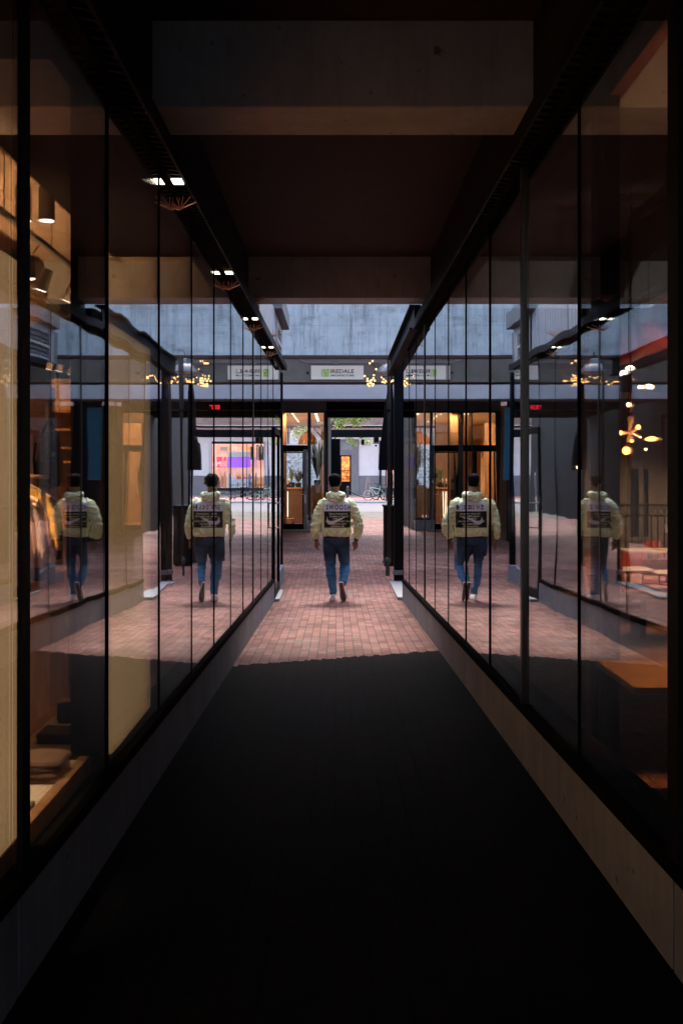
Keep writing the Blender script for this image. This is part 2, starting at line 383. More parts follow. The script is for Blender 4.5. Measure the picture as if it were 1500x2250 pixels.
def glass_wall(side, label, tilt):
    X = XR if side > 0 else XL
    t = thing('glazed_wall', label, 'glass wall', (X, 2.72, gz(X, 2.72)))
    y0, y1 = DK[0], DK[-1]
    # concrete plinth in lengths
    mb = MB()
    edges = DK[::2] if len(DK) % 2 else DK
    for a, b in zip(edges, edges[1:]):
        xo, xi = X+side*.16, X-side*.012
        lo, hi = sorted((xo, xi)); g = .004
        A, B = a+g, b-g
        p = [(lo, A, gz(X, A)-.08), (hi, A, gz(X, A)-.08), (hi, B, gz(X, B)-.08), (lo, B, gz(X, B)-.08),
             (lo, A, plz(X, A)), (hi, A, plz(X, A)), (hi, B, plz(X, B)), (lo, B, plz(X, B))]
        mb.hexa(p)
    mb.build('plinth', M['plinth'], t, bevel=.006)
    # sill
    mb = MB(); lo, hi = sorted((X+side*.16, X-side*.017))
    for a, b in zip([y0, -2]+[q for q in DK if q > -2], [-2]+[q for q in DK if q > -2]):
        mb.hexa([(lo, a, plz(X, a)+.001), (hi, a, plz(X, a)+.001), (hi, b, plz(X, b)+.001), (lo, b, plz(X, b)+.001),
                 (lo, a, plz(X, a)+.045), (hi, a, plz(X, a)+.045), (hi, b, plz(X, b)+.045), (lo, b, plz(X, b)+.045)])
    mb.build('sill', M['gasket'], t)
    mb = MB()
    mb.hexa([(lo, y0, topz(y0)-.02), (hi, y0, topz(y0)-.02), (hi, y1, topz(y1)-.02), (lo, y1, topz(y1)-.02),
             (lo, y0, topz(y0)+.05), (hi, y0, topz(y0)+.05), (hi, y1, topz(y1)+.05), (lo, y1, topz(y1)+.05)])
    mb.build('head_rail', M['gasket'], t)
    for k, (a, b) in enumerate(zip(DK, DK[1:])):
        kk = k-8
        ym = (a+b)/2; th = tilt.get(kk, 0.0); h = .004
        def q(y, xx): return (xx+(y-ym)*math.tan(th), y)
        A, B = a+.002, b-.002
        pts = []
        for zf in (0, 1):
            for (y, dx) in ((A, -h), (A, h), (B, h), (B, -h)):
                x_, y_ = q(y, X+side*.008+dx)
                z_ = (plz(X, y)+.03) if zf == 0 else (topz(y)+.01)
                pts.append((x_, y_, z_))
        MB().hexa(pts).build('glass_pane', M['glass'], t)
    for k, y in enumerate(DK):
        kk = k-8
        if kk in (-6, -3, 0, 2, 7):
            w, pr, mt = (.085, .010, 'black') if kk <= 0 else ((.05, .012, 'bronze') if (side > 0 or kk == 7) else (.016, .001, 'gasket'))
            if kk == 7: w, pr = .045, .004
            if kk == 0: y, w, pr = (y+.10, .07, .003) if side < 0 else (y+.01, .085, .010)
        else: w, pr, mt = ((.022 if side < 0 else .014) if kk == 1 else .006), .0005, 'gasket'
        lo, hi = sorted((X+side*.013, X-side*pr))
        MB().box(lo, hi, y-w/2, y+w/2, plz(X, y)+.03, topz(y)-.01).build('mullion', M[mt], t)
    return t
TL = {0: -.0010, 1: .0012, 2: .0008, 3: -.0012, 4: .0006, 5: -.0015, 6: .0010, 7: -.0006, 8: .0012, 9: -.001}
TR = {0: .0010, 1: .0035, 2: .0048, 3: .0024, 4: .0002, 5: -.0008, 6: .0006, 7: -.0008, 8: .0009, 9: -.0006}
glass_wall(-1, 'long glass wall with concrete plinth in front of the clothes shop', TL)
glass_wall(+1, 'long glass wall with concrete plinth in front of the cafe', TR)

# cable trays under the ceiling, against the glass
def tray(side, label):
    X = XL if side < 0 else XR
    xi = X+(.082 if side < 0 else -.078)
    y0, y1 = -5.5, (16.0 if side < 0 else 11.15)
    t = thing('cable_tray', label, 'cable tray', (X, 2.8, topz(2.8)))
    lo, hi = sorted((X+side*(-.005), xi))
    mb = MB()
    mb.hexa([(lo, y0, topz(y0)+.012), (hi, y0, topz(y0)+.012), (hi, y1, topz(y1)+.012), (lo, y1, topz(y1)+.012),
             (lo, y0, topz(y0)+.02), (hi, y0, topz(y0)+.02), (hi, y1, topz(y1)+.02), (lo, y1, topz(y1)+.02)])
    mb.build('tray_base', M['black'], t)
    for nm, a, b in (('side_rail', hi-.01, hi+.004), ('side_rail', lo-.004, lo+.01)):
        mb = MB()
        mb.hexa([(a, y0, topz(y0)-.004), (b, y0, topz(y0)-.004), (b, y1, topz(y1)-.004), (a, y1, topz(y1)-.004),
                 (a, y0, topz(y0)+.085), (b, y0, topz(y0)+.085), (b, y1, topz(y1)+.085), (a, y1, topz(y1)+.085)])
        mb.build(nm, M['black'], t)
    mb = MB(); y = 1.6
    while y < y1-.06:
        z = topz(y); mb.hexa([(lo+.012, y, z), (hi-.012, y+.02, z), (hi-.012, y+.035, z), (lo+.012, y+.015, z),
                              (lo+.012, y, z+.0118), (hi-.012, y+.02, z+.0118), (hi-.012, y+.035, z+.0118), (lo+.012, y+.015, z+.0118)]); y += .075
    o = mb.build('rib', M['black'], t); tag(o, kind='stuff')
    return t
tray(-1, 'long black ribbed cable tray with lamps above the clothes shop glass')
tray(+1, 'long black ribbed cable tray without lamps above the cafe glass')

# lamps on the shop-side tray, with bird spikes
def lamp_proto():
    t = thing('downlight', 'x', 'lamp', (0, 0, 0), 'box downlights along the shop side tray')
    MB().box(-.03, .048, -.06, .06, .004, .10).build('housing', M['black'], t, bevel=.004)
    MB().box(-.028, .036, -.045, .045, -.002, .003).build('lens', M['lamp'], t)
    return t
def spikes_proto():
    t = MB(); rnd = random.Random(3)
    for i in range(5):
        a = -1.1+2.2*i/4; L_ = .14*rnd.uniform(.8, 1.1)
        t.tube([(0, 0, 0), (math.sin(a)*L_*.75, rnd.uniform(-.04, .04), -math.cos(a)*L_*.05+math.cos(a)*L_*.7)], [.0045, .003], 5)
        t.tube([(.01, 0, 0), (math.sin(a)*L_*.6, -.06-rnd.uniform(0, .05), .05)], [.003, .0018], 5)
    o = t.build('bird_spikes', M['copper'])
    return o
lp = lamp_proto(); sp = spikes_proto()
dn = ['nearest the viewer', 'second from the viewer', 'in front of the fluted fascia', 'just before the fascia window']
for i, y in enumerate([5.25, 7.77, 10.25, 12.76]):
    t = lp if i == 0 else copy_tree(lp)
    z = CZ+1.538+.0103*(y-5.25)
    t.location = (-.846, y, z)
    t['label'] = 'white box lamp on the shop side tray, ' + ['the largest one nearest the viewer', 'second along from the viewer', 'third along, by the ceiling end', 'smallest, beside the fluted fascia'][i]
    s_ = sp if i == 0 else sp.copy()
    if i: COL.objects.link(s_)
    s_.location = (-.866, y+.22, topz(y+.22)-.10)
    tag(s_, 'fan of thin bird spikes under the shop side tray, behind ' + ['the lamp nearest the viewer', 'the second lamp', 'the third lamp', 'the farthest lamp'][i], 'bird spikes', 'bird spikes on the tray')
for i, y in enumerate([9.9, 12.6]):
    s_ = sp.copy(); COL.objects.link(s_); s_.location = (-.80, y, topz(y)+.11); s_.scale = (1.2, 1.2, 1.2)
    tag(s_, 'dark bird spikes on top of the shop side tray, ' + ['at the ceiling end', 'against the fluted fascia'][i], 'bird spikes', 'bird spikes on the tray')

# side beams above the trays, cross beams, ceiling
o = MB().box(-1.04, -.955, -8, 11.2, CZ+1.67, CZ+2.35).build('side_beam', M['darkwall']); tag(o, 'dark side beam above the clothes shop glass', 'beam')
o = MB().box(1.02, 1.10, -8, 11.2, CZ+1.67, CZ+2.35).build('side_beam', M['darkwall']); tag(o, 'dark side beam above the cafe glass', 'beam')
def cross(y0, y1, label):
    return tag(MB().box(-9, 9.6, y0, y1, CZ+1.90, CZ+2.36).build('concrete_beam', M['conc'], bevel=.01), label, 'beam', 'concrete beams across the passage')
cross(5.17, 5.60, 'broad grey concrete beam overhead, nearest the viewer')
cross(10.8, 11.2, 'grey concrete beam at the end of the dark ceiling')
cross(-.6, -.2, 'concrete beam behind the viewer, out of the picture')
o = MB().box(-9, 9.6, -3.4, 11.2, CZ+2.35, CZ+2.7).box(-9, -1.1, -8, -3.4, CZ+2.35, CZ+2.7).box(1.1, 9.6, -8, -3.4, CZ+2.35, CZ+2.7).build('ceiling', M['soffit']); tag(o, kind='structure')
o = MB().box(-9, -1.2, -8.3, -8, -1, CZ+2.7).box(1.2, 9.6, -8.3, -8, -1, CZ+2.7).build('wall', M['darkwall']); tag(o, 'dark end wall open to the street behind the viewer', 'wall')

# ------------------------------------------------------------------ clothes shop interior
def shop_light(name, loc, e, col, r=.12, kind='POINT'):
    l = bpy.data.lights.new(name, kind); l.energy = e; l.color = col
    if kind == 'POINT': l.shadow_soft_size = r
    o = bpy.data.objects.new(name, l); COL.objects.link(o); o.location = loc; return o
def spot(name, loc, target, e, col, ang, blend=.4, r=.03):
    l = bpy.data.lights.new(name, 'SPOT'); l.energy = e; l.color = col; l.spot_size = R(ang); l.spot_blend = blend; l.shadow_soft_size = r
    o = bpy.data.objects.new(name, l); COL.objects.link(o); o.location = loc
    o.rotation_euler = (Vector(loc)-Vector(target)).to_track_quat('Z', 'Y').to_euler(); return o
FS = CZ-1.56
o = MB().box(-9, -1.05, -8, 16.2, FS-.1, FS).build('shop_floor', M['floorwood']); tag(o, kind='structure')
o = MB().box(-9, -1.05, -8, 10.79, CZ+2.30, CZ+2.348).build('shop_ceiling', M['shopceil']); tag(o, kind='structure')
o = MB().box(-9, -.9, 11.21, 16.4, CZ+1.74, CZ+2.30).box(-9, -.9, 11.21, 16.4, CZ+1.70, CZ+1.735).build('shop_roof', M['greywall']); tag(o, 'grey flat roof block over the far end of the shop', 'roof')
o = MB().box(-9.2, -9, -8, 16.4, -1, CZ+2.7).box(-9, -1.1, 16.2, 16.4, -1, CZ+1.7).build('shop_wall', M['shopwall']); tag(o, 'plastered back wall of the clothes shop', 'wall')
o = MB().box(-4.6, -4.5, -8, 10.7, FS, CZ+2.29).build('partition_wall', M['shopwall']); tag(o, 'warm lit partition wall inside the clothes shop', 'wall')
o = MB().box(-1.0, -.94, 3.75, 4.1, CZ-1.10, topz(3.7)+.6).build('pillar', M['black']); tag(o, 'tall black pillar standing behind the shop glass', 'pillar')
# backing boards behind the glass
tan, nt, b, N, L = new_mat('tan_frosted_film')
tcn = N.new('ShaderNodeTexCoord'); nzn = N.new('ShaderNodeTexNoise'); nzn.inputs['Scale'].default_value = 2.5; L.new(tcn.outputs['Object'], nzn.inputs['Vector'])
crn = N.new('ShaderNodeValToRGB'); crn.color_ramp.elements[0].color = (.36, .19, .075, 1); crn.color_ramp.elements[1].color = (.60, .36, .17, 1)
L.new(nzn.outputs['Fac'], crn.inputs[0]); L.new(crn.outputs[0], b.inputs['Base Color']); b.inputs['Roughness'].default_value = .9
L.new(crn.outputs[0], b.inputs['Emission Color']); b.inputs['Emission Strength'].default_value = .23    # glow put into the film stands in for light behind it
sxn = N.new('ShaderNodeSeparateXYZ'); L.new(tcn.outputs['Object'], sxn.inputs[0])
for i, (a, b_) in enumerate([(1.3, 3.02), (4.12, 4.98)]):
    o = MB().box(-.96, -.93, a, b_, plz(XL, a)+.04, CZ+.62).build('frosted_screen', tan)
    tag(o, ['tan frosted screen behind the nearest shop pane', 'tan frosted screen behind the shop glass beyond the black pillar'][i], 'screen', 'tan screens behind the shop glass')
# low display bench
t = thing('display_bench', 'low wooden display bench with cream top behind the shop glass', 'bench', (-1.09, 3.4, FS))
MB().box(-1.25, -.93, 2.0, 3.74, CZ-1.12, CZ-1.075).box(-1.25, -1.01, 3.74, 4.7, CZ-1.12, CZ-1.075).build('top', M['cream'], t, bevel=.004)
MB().box(-.962, -.925, 1.99, 3.74, CZ-1.13, CZ-1.06).build('front_rim', M['wood'], t, bevel=.003)
MB().box(-1.285, -1.25, 1.99, 4.7, CZ-1.13, CZ-1.06).build('back_rim', M['wood'], t, bevel=.003)
MB().box(-1.24, -1.0, 2.05, 3.88, FS, CZ-1.12).build('base', M['floorwood'], t)
def folded(name, label, x, y, z, w, d_, hs, mats_, grp='folded clothes on the low bench', rz=.1):
    t = thing(name, label, 'folded clothes', (x, y, z), grp)
    for i, (h, mm) in enumerate(zip(hs, mats_)):
        mb = MB(); zz = z+sum(hs[:i]); n = 10
        for lvl in (0, .5, 1):
            for k in range(24):
                a = 2*math.pi*k/24; c_, s_ = math.cos(a), math.sin(a)
                sx = abs(c_)**.35*(1 if c_ > 0 else -1); sy = abs(s_)**.35*(1 if s_ > 0 else -1)
                rr = (1.0 if lvl == .5 else .95)*(1+.03*math.sin(5*a+i*2))
                mb.v.append((x+sx*w/2*rr, y+sy*d_/2*rr, zz+h*lvl*(.97)+.002*math.sin(3*a+i)))
        for l in range(2):
            for k in range(24): mb.f.append((l*24+k, l*24+(k+1) % 24, (l+1)*24+(k+1) % 24, (l+1)*24+k)); mb.m.append(0)
        mb.f.append(tuple(range(48, 72))); mb.m.append(0); mb.f.append(tuple(range(23, -1, -1))); mb.m.append(0)
        mb.build('garment', mm, t, smooth=True)
    return t
cl = lambda n, c: mat(n, c, .9, var=.3, scale=20, bump=.004, bscale=9)
folded('folded_clothes', 'stack of folded brown trousers on the low bench', -1.035, 3.52, CZ-1.075, .17, .17, [.02, .018, .02, .02], [cl('brown_cloth', (.12, .055, .035)), cl('brown_cloth2', (.16, .08, .05)), cl('umber_cloth', (.07, .035, .025)), cl('rust_cloth', (.2, .11, .07))])
folded('folded_clothes', 'dark folded shirt lying on the bench beyond the brown stack', -1.12, 4.02, CZ-1.075, .15, .16, [.02, .02], [cl('charcoal_cloth', (.02, .018, .018)), cl('charcoal_cloth2', (.03, .02, .02))])
folded('folded_clothes', 'dark folded cloth at the near end of the bench', -.995, 3.17, CZ-1.075, .055, .09, [.02], [cl('dark_cloth', (.03, .02, .018))])
# black mug on the bench
t = thing('mug', 'small glossy black cup on the far end of the bench', 'cup', (-1.17, 4.30, CZ-1.075))
MB().lathe([(.03, 0), (.035, .02), (.035, .08), (.03, .08), (.028, .02)], (-1.17, 4.30, CZ-1.075), 16).build('cup_body', M['black'], t, smooth=True)

# canister lamps and track
def canister(loc, label, r=.065, h=.28, tiltv=0.0, grp='canister lamps in the clothes shop'):
    t = thing('canister_lamp', label, 'lamp', loc, grp)
    x, y, z = loc
    Mx = Matrix.Rotation(tiltv, 3, 'Y')
    MB().lathe([(r, 0), (r, h), (r*.8, h+.01)], loc, 20, M=Mx).build('shade', M['canister'], t, smooth=True)
    MB().lathe([(r*.9, -.004), (r*.9, -.002)], loc, 20, M=Mx).build('lens', M['disc'], t)
    return t
for i, (px, py, dd) in enumerate([(103, 484, 8.0), (52, 484, 8.0)]):
    x, y, z = P(px, py, dd)
    canister((x, y, z), ['large grey cylinder lamp glowing under the shop ceiling', 'second large cylinder lamp mostly hidden by the thick shop mullion'][i])
t = thing('track', 'thin grey lighting track hung from the shop ceiling on rods', 'lighting track', (-2.4, 8, CZ+1.88))
MB().box(-2.42, -2.38, 5.0, 10.4, CZ+1.865, CZ+1.90).build('rail', M['greyframe'], t)
for y in (7.2, 8.4, 9.4): MB().tube([(-2.4, y, CZ+1.9), (-2.4, y, CZ+2.3)], .006, 6).build('rod', M['greyframe'], t)
lab = ['leftmost small spotlight on the shop track, pointing straight down', 'tilted spotlight glowing in the middle of the shop track', 'tilted spotlight nearest the black pillar on the shop track', 'spotlight on the shop track hidden by the mullion']
for i, (px, py, dd, tv) in enumerate([(66, 612, 7.7, .1), (90, 637, 8.1, -.35), (147, 661, 8.9, -.45), (30, 600, 7.3, .2)]):
    x, y, z = P(px, py, dd); canister((x, y, z), lab[i], .045, .17, -tv, 'spotlights on the shop track')
for i, (px, py, dd) in enumerate([(107, 811, 10.2), (130, 815, 10.3), (154, 823, 10.4)]):  # made-up lamps standing in for reflected lights
    x, y, z = P(px, py, dd); tt = canister((x, y, z), 'made-up small round lamp in place of a reflection, ' + ['first from the mullion', 'middle of three', 'nearest the black pillar'][i], .035, .06, .3, 'made-up lamps in place of reflections')
t = thing('air_duct', 'fat round spiral duct under the shop ceiling, lit orange', 'duct', (-3.4, 11, CZ+1.75))
mb = MB(); path = [(-3.35, y/10, CZ+1.80) for y in range(60, 107, 1)]
mb.tube(path, [.26+(.008 if i % 3 == 0 else 0) for i in range(len(path))], 24)
mb.build('duct_tube', M['ductgalv'], t, smooth=True)
t = thing('conduit', 'thin curved conduit pipe across the shop ceiling', 'pipe', (-3, 9, CZ+2.25))
mb = MB(); mb.tube([P(70, 560, 9.5), P(85, 540, 9.8), P(110, 521, 10), P(160, 518, 10), P(290, 519, 10)], .012, 8); mb.build('pipe', M['ductgalv'], t, smooth=True)
mb = MB().box(-2.2, -1.3, 4.0, 9.9, CZ+2.15, CZ+2.298); o = mb.build('cable_duct', M['black']); tag(o, 'flat black duct running under the shop ceiling', 'duct')

# wall shelves beyond
t = thing('shelf_unit', 'wooden wall shelves lit from above, behind the hanging bag', 'shelves', (-3.1, 10.4, FS))
x0, x1 = ax(95, 10.2), ax(260, 10.2)
MB().box(x0, x1, 10.5, 10.55, FS, CZ+1.0).build('back_panel', M['shopwall'], t)
for i, py in enumerate([905, 945, 985, 1015, 1160, 1250]):
    z = az(py, 10.3); MB().box(x0, x1, 10.15, 10.5, z-.012, z+.012).build('shelf', M['wood'], t)
mb = MB().box(ax(62, 7.5), ax(105, 7.5), 7.5, 7.7, FS, az(848, 7.5)); o = mb.build('wood_column', mat('pale_ply', (.40, .27, .18), .6, var=.2, scale=3, stretch=(5, 5, .5))); tag(o, 'warm plywood column beside the hanging bag', 'column')
# bag
t = thing('duffel_bag', 'dark olive bag hanging by its straps from a hook in the shop', 'bag', P(108, 1050, 6.0))
bm_ = MB(); c = Vector(P(108, 1010, 6.0))
prof = [(.05, .12), (.07, .07), (.082, .0), (.085, -.07), (.07, -.115), (.0001, -.125)]
vs = []
n = 18
for r_, z in prof:
    for k in range(n):
        a = 2*math.pi*k/n; vs.append(c+Vector((r_*math.cos(a)*1.0+.03*(z+.1), r_*math.sin(a)*.6, z*1.35+.01*math.sin(3*a))))
bm_.add(vs, [(i*n+k, i*n+(k+1) % n, (i+1)*n+(k+1) % n, (i+1)*n+k) for i in range(len(prof)-1) for k in range(n)]+[tuple(range(n))])
bm_.build('bag_body', mat('olive_leather', (.075, .06, .025), .35, var=.5, scale=9, bump=.01, bscale=14), t, smooth=True)
mb = MB()
for dx in (-.05, .05): mb.tube([c+Vector((dx, 0, .13)), c+Vector((dx*.5, 0, .2)), c+Vector((0, 0, .24))], .009, 8)
mb.build('strap', M['cloth_black'], t, smooth=True)
pk_ = MB(); 
pk_.obox(c+Vector((-.01, -.062, -.05)), (.11, .03, .09)); pk_.build('pocket', bpy.data.materials['olive_leather'], t, bevel=.012)
MB().tube([c+Vector((.045, -.075, .10)), c+Vector((.05, -.082, 0)), c+Vector((.05, -.07, -.12))], .008, 6).build('strap', M['cloth_black'], t, smooth=True)
MB().tube([c+Vector((-.06, -.07, .10)), c+Vector((-.07, -.080, 0)), c+Vector((-.06, -.065, -.12))], .008, 6).build('strap', M['cloth_black'], t, smooth=True)
MB().obox(c+Vector((.049, -.088, .03)), (.022, .008, .03)).build('buckle', M['steel'], t)
# hangers rail and coats
t = thing('clothes_rail', 'wooden clothes rail carrying the hanging coats', 'clothes rail', (-1.6, 5.4, FS))
rail = [P(20, 1050, 4.3), P(150, 1046, 7.4)]
MB().tube(rail, .012, 8).build('rail', M['wood'], t, smooth=True)
for r_ in rail: MB().tube([(r_[0], r_[1], FS), r_], .012, 8).build('post', M['black'], t, smooth=True)
def coat(edge, ytop, ybot, dd, colr, name_, label):
    xr = ax(edge, dd); zt = az(ytop, dd); zb = az(ybot, dd); w = .23
    xc = xr-w
    t = thing('coat', label, 'coat', (xc, dd, zb), 'coats on the wooden rail')
    H = zt-zb
    prof = [(.05, 0), (.11, -.03), (.18, -.08), (.215, -.16), (.228, -.3), (w, -H+.08), (w-.01, -H), (w-.055, -H-.005), (w-.075, -H+.12), (.14, -.22), (.15, -H-.06), (.02, -H-.07)]
    poly = [(xc+a, zt+b) for a, b in prof]+[(xc-a, zt+b) for a, b in reversed(prof)]
    mm = cl(name_, colr)
    mb = MB(); N_ = len(poly)
    # body with a fuller middle and thin edges
    for (yy, sc) in ((dd-.035, .93), (dd-.018, 1.0), (dd+.018, 1.0), (dd+.035, .93)):
        for (a, b) in poly: mb.v.append((xc+(a-xc)*sc, yy+.01*math.sin(a*60), b))
    for l in range(3):
        for k in range(N_): mb.f.append((l*N_+k, l*N_+(k+1) % N_, (l+1)*N_+(k+1) % N_, (l+1)*N_+k)); mb.m.append(0)
    mb.f.append(tuple(range(N_))); mb.m.append(0); mb.f.append(tuple(range(4*N_-1, 3*N_-1, -1))); mb.m.append(0)
    o = mb.build('coat_body', mm, t)
    MB().tube([(xc, dd, zt+.09), (xc+.01, dd, zt+.05), (xc, dd, zt+.01)], .004, 6).tube([(xc-.19, dd, zt-.075), (xc-.08, dd, zt-.01), (xc, dd, zt+.015), (xc+.08, dd, zt-.01), (xc+.19, dd, zt-.075)], .009, 8).build('hanger', M['wood'], t, smooth=True)
coats = [(78, 1080, 1240, 4.75, (.30, .12, .045), 'rust_coat', 'rust orange coat, frontmost on the rail'),
         (97, 1078, 1246, 4.95, (.26, .17, .16), 'mauve_coat', 'dusty mauve coat with long sleeve on the rail'),
         (101, 1082, 1275, 5.15, (.035, .045, .06), 'slate_coat', 'slate blue coat hanging lower than its neighbours'),
         (112, 1078, 1215, 5.4, (.12, .03, .035), 'maroon_coat', 'dark maroon coat on the rail'),
         (126, 1062, 1232, 5.6, (.50, .25, .04), 'mustard_coat', 'mustard yellow coat on the rail'),
         (138, 1068, 1228, 5.85, (.03, .022, .02), 'black_coat', 'black brown coat, last on the rail')]
for c_ in coats: coat(*c_)
# pale hangers row behind
t = thing('hanger_row', 'row of bare pale wooden hangers crowded on a back rail', 'hangers', P(135, 1075, 6.9))
t['category'] = 'hangers'
for i in range(9):
    x, y, z = P(112+6*i, 1052, 6.5+.09*i)
    MB().tube([(x-.02, y, z), (x+.06, y, z-.02), (x+.14, y+.01, z-.065), (x+.19, y+.02, z-.11)], [.007, .009, .009, .006], 6).build('hanger', M['wood'], t, smooth=True)
t = thing('display_plinth', 'weathered wooden display block on the shop floor', 'plinth', P(88, 1420, 5.0))
x0, x1 = ax(66, 5.6), ax(110, 5.6); MB().box(x0, x1, 5.6, 6.0, FS, az(1330, 5.6)).build('block', mat('grey_wood', (.36, .29, .24), .7, var=.3, stretch=(6, 6, .6)), t, bevel=.004)
t = thing('display_table', 'low pale table on the shop floor behind the coats', 'table', P(140, 1330, 7.5))
MB().box(ax(108, 7.5), ax(300, 7.5), 7.5, 8.3, az(1340, 7.5)-.03, az(1340, 7.5)).build('top', M['wood'], t)
MB().box(ax(112, 7.5), ax(290, 7.5), 7.55, 8.25, FS, az(1340, 7.5)-.03).build('base', M['shopwall'], t)
WL = (1, .49, .20)  # unseen spots and uplights below are added to brighten the shop
for y in (1.5, 3.2, 8.4):
    spot('shop_fill_spot', (-1.2, y, CZ+2.22), (-3.6, y+1.2, CZ-.4), 230, WL, 72, .6)
spot('shop_fill_spot', (-1.35, 2.9, CZ+1.8), (-1.68, 5.2, CZ-.55), 800, (1, .66, .38), 25, .7)
spot('shop_fill_spot', (-1.5, 6.0, CZ+2.2), (-2.9, 8.0, CZ+.2), 22, (1, .66, .38), 50, .6)
spot('shop_fill_spot', (-1.3, 3.1, CZ+1.3), (-1.16, 3.3, CZ-1.07), 95, (1, .68, .4), 25, .8)
spot('shop_fill_uplight', (-2.7, 8.2, CZ-.4), (-3.2, 8.9, CZ+2.3), 190, WL, 96, .6)
spot('shop_fill_uplight', (-2.6, 5.0, CZ+.2), (-2.8, 5.4, CZ+1.9), 60, WL, 70, .6)

# ------------------------------------------------------------------ cafe interior
FC = CZ-1.60; FC2 = CZ-2.2
o = MB().box(1.10, 9.6, -8, 10.0, FC-.1, FC).build('cafe_floor', M['cafefloor']); tag(o, kind='structure')
o = MB().box(1.10, 9.6, 10.0, 22, FC2-.1, FC2).build('cafe_lower_floor', M['cafefloor']); tag(o, kind='structure')
o = MB().box(1.10, 9.6, -8, 10.79, CZ+2.30, CZ+2.348).build('cafe_ceiling', M['soffit']); tag(o, kind='structure')
o = MB().box(.96, 9.6, 11.21, 13.9, CZ+1.62, CZ+1.86).box(3.4, 9.6, 13.9, 22, CZ+1.62, CZ+1.86).build('cafe_roof', M['darkwall']); tag(o, 'dark flat roof over the far end of the cafe', 'roof')
o = MB().box(9.6, 9.8, -8, 22, -1, CZ+2.7).build('cafe_wall', M['cafewall']); tag(o, 'dark outer wall of the cafe', 'wall')
o = MB().box(1.1, 3.4, 13.75, 13.9, -1, CZ+1.62).build('cafe_end_wall', M['darkwall']); tag(o, 'dark end wall of the cafe by the steel column', 'wall')
# rear wall with windows and court-side wall
mb = MB(); yb = 22.0
wx = [(3.4, ax(1385, yb)), (ax(1403, yb), ax(1413, yb)), (ax(1424, yb), 9.6)]
for a, b in wx: mb.box(a, b, yb, yb+.2, -1, CZ+1.62)
mb.box(ax(1385, yb), ax(1403, yb), yb+.001, yb+.2, az(1030, yb), CZ+1.62).box(ax(1385, yb), ax(1403, yb), yb+.001, yb+.2, -1, az(1180, yb))
mb.box(ax(1413, yb), ax(1424, yb), yb+.001, yb+.2, az(1030, yb), CZ+1.62).box(ax(1413, yb), ax(1424, yb), yb+.001, yb+.2, -1, az(1180, yb))
o = mb.build('cafe_rear_wall', M['cafewall']); tag(o, 'dark rear wall of the cafe with narrow windows', 'wall')
t = thing('court_wall', 'dark wall between the courtyard and the cafe', 'wall', (3.4, 18, 0))
MB().box(3.3, 3.4, 13.9, 22.2, -1, gz(1, 18)+.42).box(3.3, 3.4, 13.9, 22.2, CZ+1.25, CZ+1.9).box(3.3, 3.4, 13.9, 14.3, gz(1, 18)+.42, CZ+1.25).box(3.3, 3.4, 21.6, 22.2, gz(1, 18)+.42, CZ+1.25).build('wall', M['darkwall'], t)
for i in range(5):
    y = 14.3+i*1.46; w_ = MB().box(3.29, 3.36, y, y+.06, gz(1, 18)+.42, CZ+1.25).box(3.29, 3.36, y+.06, y+1.46, gz(1, 18)+.42, gz(1, 18)+.47).box(3.29, 3.36, y+.06, y+1.46, CZ+.55, CZ+.60).build('window', M['black'], t)
    MB().box(3.32, 3.33, y+.06, y+1.46, gz(1, 18)+.47, CZ+1.25).build('pane', M['glass2'], w_)
t = thing('railing', 'black iron railing with diamond pattern at the back of the cafe', 'railing', (ax(1430, 20), 20, FC2))
z0, z1 = az(1135, 20), az(1112, 20); x0, x1 = ax(1360, 20), ax(1480, 20)
mb = MB().box(x0, x1, 20, 20.04, z1, z1+.04).box(x0, x1, 20, 20.04, z0, z0+.03)
mb.build('rail', M['black'], t)
mb = MB(); x = x0; i = 0; st = .13
while x < x1:
    mb.box(x-.008, x+.008, 20.005, 20.03, FC2, z0)
    zc = (z0+z1)/2; h = (z1-z0)/2
    for (a, b, c_, d_) in ((x, zc, x+st/2, z1), (x+st/2, z1, x+st, zc), (x, zc, x+st/2, z0), (x+st/2, z0, x+st, zc)):
        mb.tube([(a, 20.02, b), (c_, 20.02, d_)], .008, 5)
    x += st
mb.build('baluster', M['black'], t)
o = MB().box(1.31, 1.42, 5.0, 5.14, FC, CZ+2.29).build('column', M['black']); tag(o, 'square black column inside the cafe behind the glass', 'column')
o = MB().box(1.30, 1.44, 2.2, 5.16, CZ+1.90, CZ+2.30).build('bulkhead', M['terracotta']); tag(o, 'terracotta ceiling bulkhead lit orange at the top of the cafe', 'bulkhead')
# red duct
t = thing('red_duct', 'glossy red round air duct under the cafe ceiling', 'duct', (2.5, 8.5, CZ+1.1))
path = [(2.5, 6.2+.15*i, CZ+1.13) for i in range(30)]
MB().tube(path, [.17+(.006 if i % 4 == 0 else 0) for i in range(30)], 24).build('duct_tube', M['ductred'], t, smooth=True)
for y in (7.0, 9.5): MB().box(2.49, 2.51, y, y+.02, CZ+1.3, CZ+2.3).build('hanger_strap', M['black'], t)
